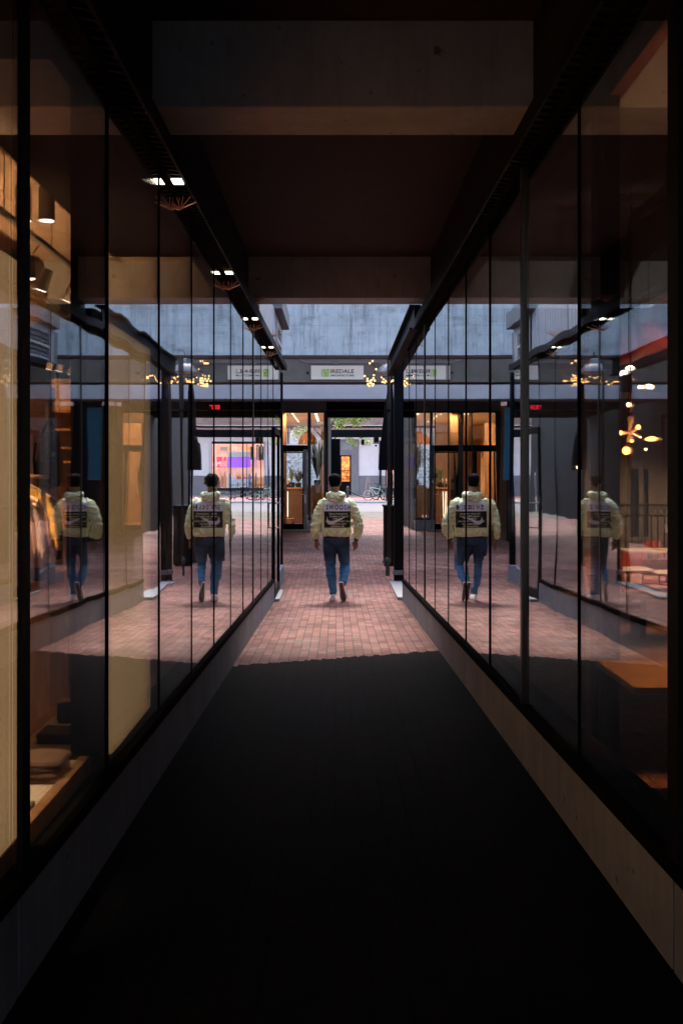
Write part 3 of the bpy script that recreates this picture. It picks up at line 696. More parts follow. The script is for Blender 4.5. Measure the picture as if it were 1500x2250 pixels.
# chandelier
cd = 7.0
def PC(px, py, dy=0.0): x, y, z = P(px, py, cd); return Vector((x, y+dy, z))
t = thing('chandelier', 'branching brass pendant with big bare filament bulbs in the cafe', 'chandelier', PC(1385, 960))
x, y, z = PC(1385, 912); MB().tube([(x, y, z), (x, y, CZ+2.30)], .006, 8).build('cord', mat('red_cord', (.25, .04, .02), .8), t)
brass = mat('brass', (.55, .27, .10), .3, metal=.7, var=.2)
MB().lathe([(.02, 0), (.023, .01), (.023, .045), (.016, .05)], PC(1385, 929), 14).build('socket', brass, t, smooth=True)
hub = PC(1383, 948)
mb = MB()
tips = [(PC(1372, 950), .012), (PC(1393, 943, -.04), .012), (PC(1379, 972), .012), (PC(1408, 960), .013), (PC(1392, 962, .06), .011)]
mb.tube([PC(1384, 928), hub, PC(1387, 955)], .014, 10)
for p_, r_ in tips: mb.tube([hub, p_], [r_*.9, r_*1.15], 10)
mb.build('arm', brass, t, smooth=True)
amber = glass_mat('amber_bulb_glass', n=1.0, tint=(1, .62, .3), wave=0)
for i, (p_, r_, el) in enumerate([(PC(1363, 951), .028, 0), (PC(1397, 939, -.05), .031, 0), (PC(1375, 990), .050, 0), (PC(1428, 964), .03, 1), (PC(1394, 968, .08), .022, 0)]):
    if el:
        dr = Matrix.Rotation(R(84), 3, 'Y')
        b1 = MB().lathe([(.012, -.05), (.02, -.03), (.03, .01), (.026, .04), (.008, .058), (1e-6, .062)], p_, 16, M=dr).build('bulb', amber, t, smooth=True)
        MB().lathe([(1e-6, -.04), (.012, -.02), (.017, .01), (.010, .035), (1e-6, .045)], p_, 10, M=dr).build('filament', M['warm'], b1, smooth=True)
    else:
        b1 = MB().ball(p_, r_, 18).build('bulb', amber, t, smooth=True)
        MB().ball(p_, r_*.55, 12).build('filament', M['warm'], b1, smooth=True)
shop_light('chandelier_light', PC(1385, 945, .0)+Vector((0, .0, .0)), 4, (1, .45, .16), .012)
# small bulbs further in
for i, (px, py, dd, r_) in enumerate([(1380, 889, 9, .02), (1404, 850, 11, .02), (1411, 850, 11.3, .02), (1425, 849, 10.8, .028), (1431, 850, 11.2, .024), (1361, 822, 10.5, .035), (1370, 818, 10.2, .04), (1383, 809, 9.8, .045), (1419, 987, 11, .014), (1270, 1027, 10, .02)]):
    x, y, z = P(px, py, dd)
    lbs = ['single bare bulb just left above the chandelier', 'first of four bare bulbs in a row above the chandelier', 'second of four bare bulbs in a row above the chandelier', 'brightest of four bare bulbs in a row above the chandelier', 'last of four bare bulbs in a row above the chandelier', 'smallest of three flat glowing lamps under the red duct', 'middle one of three flat glowing lamps under the red duct', 'largest of three flat glowing lamps under the red duct', 'tiny bulb below the long bulb of the chandelier', 'tiny bulb between the mullions beside the reflected man']
    t = thing('pendant_bulb', lbs[i], 'bulb', (x, y, z), 'bare bulbs hanging in the cafe')
    MB().ball((x, y, z), r_, 10, sz=.6 if 5 <= i <= 7 else 1).build('bulb', M['warm'] if not (5 <= i <= 7) else M['disc'], t, smooth=True)
    MB().tube([(x, y, z+r_*.8), (x, y, min(CZ+1.6 if y > 11 else CZ+2.3, z+3))], .003, 5).build('cord', M['black'], t)
# chairs and tables
def chair_proto(colr, name_, label):
    t = thing('cafe_chair', label, 'chair', (0, 0, 0), 'red cafe chairs')
    mm = colr
    MB().box(-.19, .19, -.2, .2, .44, .465).build('seat', mm, t, bevel=.01)
    mb = MB(); 
    for i in range(7):
        a = -.2+.4*i/6; mb.add([], []) 
    pts = []
    for zf, zz in ((0, .58), (1, .84)):
        for i in range(9):
            a = -.2+.4*i/8; pts.append((a, .19+.05*(1-(a/.2)**2)+zf*.05, zz))
    for zf, zz in ((0, .58), (1, .84)):
        for i in range(9):
            a = -.2+.4*i/8; pts.append((a, .205+.05*(1-(a/.2)**2)+zf*.05, zz))
    fs = [(i, i+1, i+10, i+9) for i in range(8)]+[(18+i, 27+i, 28+i, 19+i) for i in range(8)]
    fs += [(i, 18+i, 19+i, i+1) for i in range(8)]+[(9+i, 10+i, 28+i, 27+i) for i in range(8)]+[(0, 9, 27, 18), (8, 26, 35, 17)]
    MB().add(pts, fs).build('backrest', mm, t, smooth=False)
    for sx in (-1, 1):
        MB().tube([(sx*.18, -.18, .44), (sx*.2, -.21, 0)], [.014, .011], 8).build('leg', mm, t, smooth=True)
        MB().tube([(sx*.18, .27, .84), (sx*.18, .19, .5), (sx*.2, .24, 0)], [.014, .015, .011], 8).build('leg', mm, t, smooth=True)
    return t
ch = chair_proto(M['red'], 'red', 'x')
def table(x, y, z0, w, dp, h, label, topm):
    t = thing('cafe_table', label, 'table', (x, y, z0), 'cafe tables')
    MB().box(x-w/2, x+w/2, y-dp/2, y+dp/2, z0+h-.03, z0+h).build('top', topm, t, bevel=.004)
    MB().tube([(x, y, z0+.02), (x, y, z0+h-.03)], .03, 10).build('stem', M['black'], t, smooth=True)
    MB().box(x-.2, x+.2, y-.2, y+.2, z0, z0+.02).build('base', M['black'], t)
    return t
dtop = mat('scrubbed_table', (.38, .28, .20), .45, var=.35, scale=4, stretch=(1, 6, 1))
table(1.47, 4.24, FC, .58, .56, .75, 'small wooden table close behind the cafe glass, glowing orange', M['wood'])
table(ax(1425, 19), 19, FC2, 1.1, .8, .75, 'wide scrubbed table at the back of the cafe before the railing', dtop)
table(ax(1380, 15.5), 15.5, FC2, .7, .7, .72, 'square table by the dark column in the sunken cafe', dtop)
table(ax(1475, 15), 15, FC2, .6, .6, .72, 'square table beside the thick mullion in the sunken cafe', dtop)
for i, (px, dd, rz, lb) in enumerate([(1436, 16.0, 2.9, 'red chair with its back to the glass, in front of the wide table'), (1478, 15.8, 2.7, 'red chair half hidden behind the thick mullion'),
                                   (1445, 19.8, .2, 'red chair behind the wide scrubbed table'), (1375, 17.5, 3.3, 'red chair beside the dark column'), (1400, 14.6, 1.2, 'red chair turned sideways at the square table'), (1262, 12, 2.6, 'red chair seen between the mullions far inside the cafe')]):
    t = ch if i == 0 else copy_tree(ch)
    t.location = (ax(px, dd), dd, FC2); t.rotation_euler = (0, 0, rz); t['label'] = lb
pal = copy_tree(ch); pal.location = (1.66, 3.72, FC); pal.rotation_euler = (0, 0, math.pi+.2)
gch = mat('grey_chair', (.14, .15, .13), .5, var=.1)
for c_ in pal.children:
    c_.data = c_.data.copy(); c_.data.materials[0] = gch
tag(pal, 'tall grey chair close behind the cafe glass at the orange table', 'chair'); del pal['group']
t = thing('bench', 'pale plank bench edge catching orange light in the cafe', 'bench', (3.0, 9.8, FC))
MB().box(2.2, 3.7, 9.55, 9.80, CZ-1.21, CZ-1.165).build('seat', M['wood'], t)
for x in (2.3, 2.95, 3.6): MB().box(x-.03, x+.03, 9.6, 9.9, FC, CZ-1.21).build('leg', M['black'], t)
spot('cafe_fill_spot', (1.75, 4.5, CZ+1.6), (1.5, 4.24, CZ-.85), 75, (1, .42, .12), 24, .5)  # unseen spots added to brighten tables, bench and back of the cafe
spot('cafe_fill_spot', (2.9, 9.8, CZ+1.2), (2.9, 9.7, CZ-1.2), 110, (1, .55, .25), 60, .5)
spot('cafe_fill_spot', (5.0, 15.2, CZ+1.5), (5.3, 17.2, CZ-2.2), 420, (1, .66, .42), 110, .5)
spot('cafe_fill_spot', (7.2, 17.5, CZ+1.5), (6.4, 19.2, CZ-1.8), 330, (1, .66, .42), 100, .5)
spot('cafe_fill_uplight', (1.75, 2.9, CZ+1.2), (1.62, 4.6, CZ+1.95), 26, (1, .40, .16), 24, .8)  # unseen uplight added to turn the bulkhead orange
spot('cafe_duct_fill', (2.0, 6.6, CZ-.2), (2.5, 8.4, CZ+1.1), 40, (1, .8, .7), 60, .6)  # unseen light added to bring out the red duct

# ------------------------------------------------------------------ far end of the walls
# shop door and return
t = thing('shop_door', 'open framed glass shop door at the far end of the shop glass', 'door', (XL, 14.5, gz(XL, 14.5)))
g = gz(XL, 14.5)
MB().box(XL-.03, XL+.02, 15.06, 15.14, g, CZ+.65).box(XL-.03, XL+.02, 13.94, 14.0, g+.02, CZ+.65).box(XL-.03, XL+.02, 14.0, 15.06, CZ+.57, CZ+.65).box(XL-.03, XL+.02, 14.0, 15.06, g+.02, g+.16).build('frame', M['black'], t)
MB().box(XL-.008, XL, 14.0, 15.06, g+.16, CZ+.57).build('glass_pane', M['glass'], t)
MB().tube([(XL, 14.12, CZ-.42), (XL+.07, 14.12, CZ-.42), (XL+.07, 14.12, CZ-.77), (XL, 14.12, CZ-.77)], .012, 8).build('handle', M['steel'], t, smooth=True)
o = MB().box(XL-.05, -.80, 13.95, 15.05, gz(-.84, 14.5)+.004, gz(-.84, 14.5)+.03).build('threshold', M['plate']); tag(o, 'pale threshold plate at the shop door', 'threshold')
t = thing('return_wall', 'short glazed return with concrete base beyond the shop door', 'wall', (XL, 15.8, gz(XL, 15.8)))
MB().box(XL-.14, XL+.015, 15.15, 16.4, gz(XL, 15.8)-.1, gz(XL, 15.8)+.27).build('plinth', M['plinth'], t)
MB().box(XL-.03, XL-.02, 15.15, 16.36, gz(XL, 15.8)+.27, topz(16)).build('glass_pane', M['glass'], t)
MB().box(XL-.05, XL, 16.36, 16.42, gz(XL, 15.8)+.27, topz(16)).build('post', M['black'], t)
o = MB().box(XL-.05, XL+.0, 13.94, 16.4, topz(15)-.9, topz(14)-.02).build('transom_panel', M['greywall']); o.hide_render = False
bpy.data.objects.remove(o)
t = thing('transom', 'glass transom with dark frame above the shop door', 'transom', (XL, 14.5, CZ+.65))
MB().box(XL-.012, XL-.004, 13.96, 15.14, CZ+.66, topz(14)-.01).build('glass_pane', M['glass'], t)
# fluted fascia with small window
t = thing('fluted_fascia', 'pale vertically grooved fascia above the shop side tray', 'fascia', (XL, 13.6, CZ+1.74))
mb = MB(); y = 11.22
while y < 14.3:
    mb.box(-.90, -.868, y, y+.16, CZ+1.72, CZ+2.30); mb.box(-.90, -.88, y+.16, y+.18, CZ+1.72, CZ+2.30); y += .18
mb.box(-.90, -.868, 14.28, 16.0, CZ+1.72, CZ+1.80).box(-.90, -.868, 14.28, 14.55, CZ+1.80, CZ+2.30).box(-.90, -.868, 15.75, 16.0, CZ+1.80, CZ+2.30).box(-.90, -.868, 14.55, 15.75, CZ+2.18, CZ+2.30)
mb.build('panel', mat('fascia_grey', (.30, .29, .31), .6, var=.15), t)
wf = MB().box(-.905, -.86, 14.55, 14.61, CZ+1.80, CZ+2.18).box(-.905, -.86, 15.69, 15.75, CZ+1.80, CZ+2.18).box(-.905, -.86, 14.61, 15.69, CZ+1.96, CZ+2.0).build('window', M['lilac'], t)
for z in (1.83, 1.9, 2.04, 2.11): MB().obox((-.885, 15.15, CZ+z), (.03, 1.07, .006), Matrix.Rotation(.5, 3, 'Y')).build('louvre', M['lilac'], wf)
o = MB().box(-.90, -.757, 13.9, 16.0, CZ+2.305, CZ+2.55).build('overhang', M['greywall']); tag(o, 'small grey roof overhang above the fascia window', 'overhang')

# cafe side: threshold, steel beam, column, pipe, umbrella, planter
o = MB().box(.855, 1.04, 13.95, 16.0, gz(.95, 15)-.03, gz(.95, 15)+.035).build('threshold', M['plate']); tag(o, 'pale threshold plate at the foot of the black column', 'threshold')
t = thing('steel_beam', 'deep black steel beam running from the ceiling to the black column', 'beam', (.88, 13.6, CZ+1.6))
mb = MB()
for (x0, x1, za, zb) in ((.82, .95, .0, .02), (.82, .95, .26, .28), (.875, .895, .02, .26)):
    mb.hexa([(x0, 11.21, CZ+1.62+za), (x1, 11.21, CZ+1.62+za), (x1, 16.2, CZ+1.58+za), (x0, 16.2, CZ+1.58+za), (x0, 11.21, CZ+1.62+zb), (x1, 11.21, CZ+1.62+zb), (x1, 16.2, CZ+1.58+zb), (x0, 16.2, CZ+1.58+zb)])
mb.build('beam', M['black'], t)
t = thing('steel_column', 'square black steel column with grey foot at the end of the cafe glass', 'column', (1.0, 16.15, gz(1, 16)))
MB().box(.93, 1.075, 16.05, 16.2, gz(1, 16), CZ+1.84).build('shaft', M['black'], t, bevel=.004)
MB().box(.915, 1.09, 16.03, 16.22, gz(1, 16)+.12, gz(1, 16)+.2).build('collar', M['greyframe'], t, bevel=.015)
MB().box(.915, 1.09, 16.035, 16.22, gz(1, 16), gz(1, 16)+.03).build('base_plate', M['greyframe'], t)
t = thing('downpipe', 'thin brown downpipe with flared iron foot beside the black column', 'pipe', (.875, 17, gz(.9, 17)))
g = gz(.9, 17)
xq = ax(854, 17)
MB().tube([(xq, 17, g+.3), (xq, 17, CZ+1.95)], .032, 12).build('pipe', M['bronze'], t, smooth=True)
MB().lathe([(.035, 0), (.04, .05), (.03, .2), (.055, .24), (.055, .28), (.03, .32)], (xq-.02, 17, g), 14).build('foot', mat('green_iron', (.05, .07, .07), .5), t, smooth=True)
MB().lathe([(.036, 0), (.042, .015), (.042, .035), (.036, .05)], (xq, 17, az(905, 17)), 12).build('bracket', M['black'], t, smooth=True)
t = thing('parasol', 'folded black parasol with boxy lower end hanging by the black column', 'parasol', (ax(850, 19), 19, gz(.96, 19)))
d_ = 19.0
pts = [(ax(862, d_), az(830, d_)), (ax(856, d_), az(830, d_)), (ax(845, d_), az(900, d_)), (ax(838, d_), az(960, d_)), (ax(833, d_), az(1000, d_)), (ax(832, d_), az(1033, d_)), (ax(866, d_), az(1033, d_)), (ax(866, d_), az(900, d_))]
MB().prism(pts, d_, d_+.22).build('canopy', M['cloth_black'], t, bevel=.02)
MB().tube([(ax(860, d_), d_+.1, gz(1, 19)), (ax(860, d_), d_+.1, az(800, d_))], .025, 10).build('pole', M['black'], t, smooth=True)
t = thing('planter_box', 'tall black planter box with raised rim by the downpipe', 'planter', (ax(857, 18.5), 18.5, gz(1, 18.5)))
g = gz(1, 18.5); x0, x1 = ax(846, 18.5), ax(864, 18.5)+.25; zt = az(1115, 18.5)
MB().box(x0, x1, 18.5, 19.3, g+.03, zt).build('box', M['black'], t, bevel=.008)
MB().box(x0-.02, x1+.02, 18.48, 19.32, zt, zt+.03).build('rim', M['black'], t, bevel=.004)
for a, b in ((x0+.03, 18.55), (x0+.03, 19.25), (x1-.05, 18.55)): MB().box(a-.04, a+.02, b-.03, b+.03, g-.01, g+.03).build('foot', M['black'], t)
# dome lamp and string lights
xl, yl, zl = P(858, 818, 18.0)
t = thing('dome_lamp', 'grey dome pendant lamp glowing pale underneath, half hidden by the column', 'lamp', (xl, yl, zl))
MB().lathe([(.25, 0), (.23, .05), (.16, .13), (.06, .17), (.05, .24), (.02, .26)], (xl, yl, zl), 28).build('lamp_shade', M['greyframe'], t, smooth=True)
MB().lathe([(.235, .002), (.12, .02), (1e-6, .025)], (xl, yl, zl), 24).build('diffuser', emat('lamp_glow', (1, .72, .62), 1.6), t, smooth=True)
MB().tube([(xl, yl, zl+.26), (xl, yl, CZ+2.2)], .008, 6).build('cord', M['black'], t)
t = thing('string_lights', 'tangled string of warm globe bulbs hanging beside the wall sign', 'string lights', P(815, 830, 18.5))
sp_pts = [(818, 793), (812, 798), (826, 811), (821, 824), (820, 831), (823, 836), (801, 826), (807, 832), (807, 837), (813, 837), (816, 835), (813, 841), (815, 842), (808, 844), (811, 848), (818, 847), (820, 844), (840, 839), (845, 840), (852, 838), (862, 836), (872, 838), (884, 840), (896, 838)]
rnd = random.Random(5); wp = []
for i, (px, py) in enumerate(sp_pts):
    dd = 18.3+rnd.uniform(-.5, .5)+(.0 if i < 17 else .2)
    p_ = P(px, py, dd); wp.append(p_)
    MB().ball(p_, .019, 10).build('bulb', M['bulb'], t, smooth=True)
for i in range(30):
    px = 838+i*4.2; dd = 18.6+rnd.uniform(-.3, .5); py = 838+8*math.sin(i*.45)-abs(i-15)*.6
    p_ = P(px, py, dd); wp.append(p_); MB().ball(p_, .016, 8).build('bulb', M['bulb'], t, smooth=True)
MB().tube([Vector(p)+Vector((0, 0, .025)) for p in wp[17:]], .005, 5).tube([Vector(p)+Vector((0, 0, .025)) for p in wp[:17]], .005, 5).build('wire', M['black'], t)

# ------------------------------------------------------------------ big concrete wall, sign wall, lower beam
t = thing('concrete_wall', 'tall stained pale concrete upstand spanning above the courtyard', 'wall', (0, 20, CZ+2.37))
MB().box(-7, 7, 20, 20.35, az(780, 20), CZ+5.6).build('panel', M['concwall'], t)
MB().box(-7, 7, 19.99, 20.36, az(780, 20)-.045, az(780, 20)-.001).build('drip_edge', M['soffit'], t)
o = MB().box(-7, 7, 21.5, 21.7, az(839, 21.5), CZ+2.95).build('sign_wall', M['greywall']); tag(o, 'dark grey wall band that carries the architects sign', 'wall')
o = MB().box(-7, 7, 21.7, 22.49, az(839, 21.5)+.001, az(839, 21.5)+.2).build('soffit_slab', M['darkwall']); tag(o, 'dark soffit behind the sign wall', 'soffit')
o = MB().box(-7, 7, 19.9, 20.25, az(876, 19.9), az(845, 19.9)).build('pale_beam', M['lilac']); tag(o, 'pale lilac grey beam under the architects sign', 'beam')
o = MB().box(-7, 7, 19.89, 20.26, az(876, 19.9)-.035, az(876, 19.9)-.001).build('beam_trim', M['soffit']); tag(o, 'thin brown trim under the pale beam', 'trim')
o = MB().box(-7, 2.2, 22.9, 28.0, az(878, 28)+.02, az(878, 28)+.3).build('porch_ceiling', M['darkwall']); tag(o, kind='structure')
# conduit with round box on the sign wall
t = thing('conduit', 'thin grey conduit with round junction boxes above the architects sign', 'conduit', P(740, 796, 21.48))
yy = 21.46
MB().tube([P(640, 780, yy), P(673, 796, yy), P(900, 796, yy), P(1000, 796, yy)], .014, 6).build('pipe', M['greyframe'], t)
for px in (738, 838):
    x, y, z = P(px, 796, yy); MB().lathe([(.058, -.03), (.058, .03)], (x, y-.01, z), 20, M=Matrix.Rotation(R(90), 3, 'X')).build('junction_box', M['greywall'], t)

FONT = None
try:
    import os
    base = bpy.utils.system_resource('DATAFILES')
    p_ = os.path.join(base, 'fonts', 'Inter.woff2')
except Exception: p_ = None
def text_mesh(body, size, spacing=1.0, bold=0.0, align='LEFT'):
    cu = bpy.data.curves.new('lettering', 'FONT'); cu.body = body; cu.size = size; cu.space_character = spacing
    cu.offset = bold; cu.resolution_u = 3; cu.align_x = align
    to = bpy.data.objects.new('lettering', cu); COL.objects.link(to)
    dg = bpy.context.evaluated_depsgraph_get(); dg.update()
    me = bpy.data.meshes.new_from_object(to.evaluated_get(dg))
    vs = [v.co.copy() for v in me.vertices]; fs = [tuple(p.vertices) for p in me.polygons]
    bpy.data.objects.remove(to); bpy.data.curves.remove(cu); bpy.data.meshes.remove(me)
    return vs, fs
def place_text(body, size, x, y, z, m, parent, name='lettering', width=None, spacing=1.0, bold=0.0, th=.006, align='LEFT'):
    vs, fs = text_mesh(body, size, spacing, bold, align)
    if width:
        w0 = max(v.x for v in vs)-min(v.x for v in vs); k = width/w0; x0 = min(v.x for v in vs)
        vs = [Vector(((v.x-x0)*k, v.y, 0)) for v in vs]
    mb = MB(); mb.add([(x+v.x, y, z+v.y) for v in vs], fs)
    return mb.build(name, m, parent)

# IREDALE sign
ds = 21.46
t = thing('wall_sign', 'pale rectangular architects sign with green square logo', 'sign', P(740, 819, ds))
x0, y0_, z1 = P(683, 803, ds); x1, _, z0 = P(798.5, 833.5, ds)
MB().box(x0, x1, ds, ds+.03, z0, z1).build('board', M['signface'], t, bevel=.003)
lx0, _, lz1 = P(706, 810.5, ds); lx1, _, lz0 = P(722.7, 827, ds)
lg = MB().box(lx0, lx1, ds-.006, ds, lz0, lz1).build('logo', M['green'], t)
w = lx1-lx0; h = lz1-lz0
def bar(mb, a, b, th=.009):
    a = Vector((lx0+a[0]*w, ds-.009, lz0+a[1]*h)); b = Vector((lx0+b[0]*w, ds-.009, lz0+b[1]*h))
    dv = (b-a); n_ = Vector((-dv.z, 0, dv.x)).normalized()*th/2
    mb.add([a-n_, b-n_, b+n_, a+n_], [(0, 1, 2, 3)])
mb = MB(); bar(mb, (.14, 0), (.14, 1), .012); bar(mb, (.24, .05), (.24, 1), .006); bar(mb, (.3, .12), (.6, .98)); bar(mb, (.6, .98), (.93, .12)); bar(mb, (.26, .2), (.98, .2), .008)
mb.build('logo_lines', M['signface'], lg)
tx, _, tz = P(726, 819.5, ds); place_text('IREDALE', .118, tx, ds-.004, tz, M['navy'], t, width=ax(777.5, ds)-tx, bold=.002)
tx, _, tz = P(725.7, 826.5, ds); place_text('ARCHITECTURE', .05, tx, ds-.004, tz, M['navy'], t, width=ax(777.5, ds)-tx, bold=.0015)
o = MB().prism([(ax(671, 21.49), az(819, 21.49)), (ax(678, 21.49), az(815, 21.49)), (ax(678, 21.49), az(823, 21.49))], 21.485, 21.495).build('arrow_mark', M['black']); tag(o, 'small black arrow painted beside the architects sign', 'arrow')
# shadowed left pier under the sign, side return
o = MB().box(-7, -2.6, 16.4, 22, CZ+1.2, CZ+1.7).build('canopy_slab', M['darkwall']); tag(o, 'dark canopy slab on the shop side of the courtyard', 'canopy')
t = thing('court_shopfront', 'dark glazed shopfront closing the shop side of the courtyard, seen in the cafe glass', 'shopfront', (-5.2, 22, 0))
MB().box(-5.4, -5.25, 16.4, 28, -1, CZ+4).build('wall', M['darkwall'], t)
for i in range(8):
    y = 16.6+i*1.4; f_ = MB().box(-5.25, -5.16, y, y+.07, gz(-1, 20)-.1, CZ+1.3).box(-5.25, -5.18, y+.07, y+1.4, CZ+.5, CZ+.56).box(-5.25, -5.18, y+.07, y+1.4, gz(-1, 20)-.1, gz(-1, 20)+.35).build('window', M['black'], t)
    MB().box(-5.21, -5.20, y+.07, y+1.4, gz(-1, 20)+.35, CZ+1.3).build('pane', M['glass2'], f_)
rnd = random.Random(21)
for i in range(14):
    p_ = (-5.05+rnd.uniform(-.05, .05), 17+i*.75, CZ+1.0+.18*math.sin(i*1.3)); MB().ball(p_, .03, 8).build('bulb', M['bulb'], t, smooth=True)
# blue banner
t = thing('banner', 'tall narrow blue banner with vertical white lettering in the courtyard', 'banner', (-2.1, 24, CZ-.1))
MB().box(-2.30, -2.02, 24, 24.02, az(1055, 24), az(895, 24)).build('cloth', mat('blue_banner', (.04, .22, .38), .6, var=.2), t)
vs, fs = text_mesh('STUDIO', .14, 1.3)
bpy.data.objects.remove(MB().add([(-2.12-v.y, 23.99, az(905, 24)-v.x) for v in vs], fs).build('lettering', M['white'], t))
o = MB().box(-2.75, -2.1, 24.1, 24.3, 0, az(880, 24)).build('dark_pier', M['darkwall']); tag(o, 'dark pier behind the blue banner', 'pier')

# ------------------------------------------------------------------ glazed shopfront at the end of the court
D = 28.0
g = gz(-1, 28)
def vx(px): return ax(px, D)
def vz(py): return az(py, D)
t = thing('shopfront', 'navy framed glass shopfront with orange wooden interior at the end of the court', 'shopfront', (ax(665, D), D, g))
xl0 = -2.42
MB().box(xl0-.1, vx(717), D, D+.12, vz(903), vz(878)).build('fascia', mat('blue_grey_fascia', (.10, .12, .15), .5, var=.1), t)
MB().box(xl0-.1, vx(717), D-.02, D+.1, vz(907), vz(903)).build('head_bar', M['navyframe'], t)
for a, b in ((608, 620.5), (675.5, 683), (711, 717.5)):
    MB().box(vx(a), vx(b), D-.03, D+.1, vz(1143), vz(907)).build('post', M['navyframe'], t, bevel=.004)
MB().box(xl0-.1, xl0, D-.03, D+.1, g, vz(907)).build('post', M['navyframe'], t)
MB().box(-1.86, -1.80, D-.03, D+.1, vz(1143), vz(907)).build('post', M['navyframe'], t)
for a, b in ((vx(608), vx(620.5)), (vx(675.5), vx(717.5))):
    MB().box(a, b, D-.04, D+.1, g-.02, vz(1143)).build('stone_base', M['bluestone'], t, bevel=.004)
MB().box(-2.42, vx(679), D-.025, D+.05, vz(992), vz(978)).build('transom', M['black'], t)
MB().box(vx(620), vx(676), D+.02, D+.028, vz(978), vz(907)).box(vx(683), vx(711), D+.02, D+.028, vz(1138), vz(907)).box(-2.42, vx(608), D+.02, D+.028, g+.05, vz(907)).build('glass_pane', M['glass2'], t)
MB().box(vx(683), vx(711), D-.02, D+.06, vz(1143), vz(1137)).build('sill', M['navyframe'], t)
door = MB().box(vx(621), vx(675), D-.02, D+.03, vz(1163), vz(1151)).box(vx(621), vx(623), D-.02, D+.03, vz(1151), vz(995)).box(vx(621), vx(667), D-.02, D+.03, vz(995), vz(992.5)).box(vx(664.5), vx(667), D-.02, D+.03, vz(1151), vz(995)).build('door', M['black'], t)
MB().box(vx(667), vx(675), D-.035, D+.0, vz(1165), vz(987)).build('stile', M['greyframe'], door)
hx = vx(661.5); MB().tube([(vx(668), D-.03, vz(1061)), (hx, D-.09, vz(1061)), (hx, D-.09, vz(1086)), (vx(668), D-.03, vz(1086))], .012, 8).build('handle', M['steel'], door, smooth=True)
MB().box(vx(668.5), vx(672.5), D-.045, D-.034, vz(1106), vz(1087)).build('lock_plate', M['steel'], door)
MB().box(vx(623), vx(664.5), D+.0, D+.008, vz(1151), vz(995)).build('door_glass', M['glass2'], door)
d2 = MB().box(-2.38, -2.30, D-.02, D+.03, g+.02, vz(992.5)).box(-1.96, -1.88, D-.02, D+.03, g+.02, vz(992.5)).box(-2.30, -1.96, D-.02, D+.03, g+.02, g+.14).build('door', M['black'], t)
MB().tube([(-2.0, D-.03, vz(1061)), (-2.0, D-.09, vz(1061)), (-2.0, D-.09, vz(1086)), (-2.0, D-.03, vz(1086))], .012, 8).build('handle', M['steel'], d2, smooth=True)
o = MB().box(vx(620), vx(679), D-.12, D+.0, g, g+.02).build('threshold', M['steel']); tag(o, 'thin steel threshold under the glazed shopfront door', 'threshold')
# room behind
rz1 = vz(907)-.0
o = MB().box(-6, -.30, D+.15, 38, g, g+.04).build('office_floor', M['wood']); tag(o, kind='structure')
o = MB().box(-6, -.30, D+.15, 38, rz1+.12, rz1+.2).build('office_ceiling', M['wood']); tag(o, kind='structure')
mb = MB(); wx0, wx1 = ax(629, 38), ax(705, 38)
mb.box(-6, wx0, 38, 38.1, g, rz1+.12).box(wx1, -.3, 38, 38.1, g, rz1+.12).box(wx0, wx1, 38, 38.1, az(936, 38), rz1+.12).box(wx0, wx1, 38, 38.1, g, az(1070, 38))
o = mb.build('office_back_wall', M['wood']); tag(o, 'wooden back wall with street window behind the glazed shopfront', 'wall')
o = MB().box(-6.1, -6, D, 38, g, rz1+.2).box(-6, -2.5, D+.0, D+.1, g, rz1+.2).build('office_side_wall', M['wood']); tag(o, 'wooden side wall inside the glazed shopfront', 'wall')
o = MB().box(-.29, -.24, D+.1, 44, 0, CZ+2.2).build('party_wall', M['darkwall']); tag(o, 'dark party wall beside the gateway to the street', 'wall')
t = thing('shelf_cabinet', 'orange wooden cabinet with square pigeonholes inside the shopfront', 'cabinet', (ax(624, 29), 29, g))
x0, x1 = ax(600, 29), ax(628, 29)
MB().box(x0, x1, 29, 29.5, g+.04, rz1+.1).build('carcass', M['wood'], t)
for i, py in enumerate((1052, 1075, 1083, 1105)):
    MB().box(ax(620.5, 28.99), ax(625, 28.99), 28.985, 29.0, az(py+9, 29), az(py, 29)).build('pigeonhole', M['black'], t)
t = thing('counter', 'wooden reception counter with a light strip inside the shopfront', 'counter', (ax(650, 31), 31, g))
MB().box(ax(629, 31), ax(672, 31), 31, 31.6, g+.04, az(1074, 31)).build('body', mat('walnut', (.10, .05, .028), .45, var=.3, stretch=(6, 6, .6)), t)
MB().box(ax(628, 31), ax(674, 31), 30.95, 31.65, az(1074, 31), az(1071, 31)).build('top', M['wood'], t)
MB().box(ax(631.5, 30.94), ax(632.5, 30.94), 30.93, 30.95, az(1135, 31), az(1080, 31)).build('light_strip', M['stripl'], t)
t = thing('planter', 'low wooden planter block by the glazed door', 'planter', (ax(640, 30), 30, g)); MB().box(ax(621, 29.8), ax(645, 29.8), 29.8, 30.3, g+.04, az(1140, 29.8)).build('box', M['wood'], t)
t = thing('side_table', 'pale wooden cabinet behind the narrow pane of the shopfront', 'cabinet', (ax(697, 30), 30, g)); MB().box(ax(684, 30), ax(705, 30), 30, 30.5, g+.04, az(1066, 30)).build('body', mat('dull_ply', (.20, .13, .085), .5, var=.2), t)
MB().box(ax(685, 29.99), ax(704, 29.99), 29.97, 30.0, az(1105, 30), az(1096, 30)).build('drawer', M['floorwood'], t)
leafm = mat('leaf_green', (.06, .11, .02), .5, var=.6, scale=14)
leafd = mat('leaf_dark', (.012, .026, .012), .5, var=.5, scale=14)
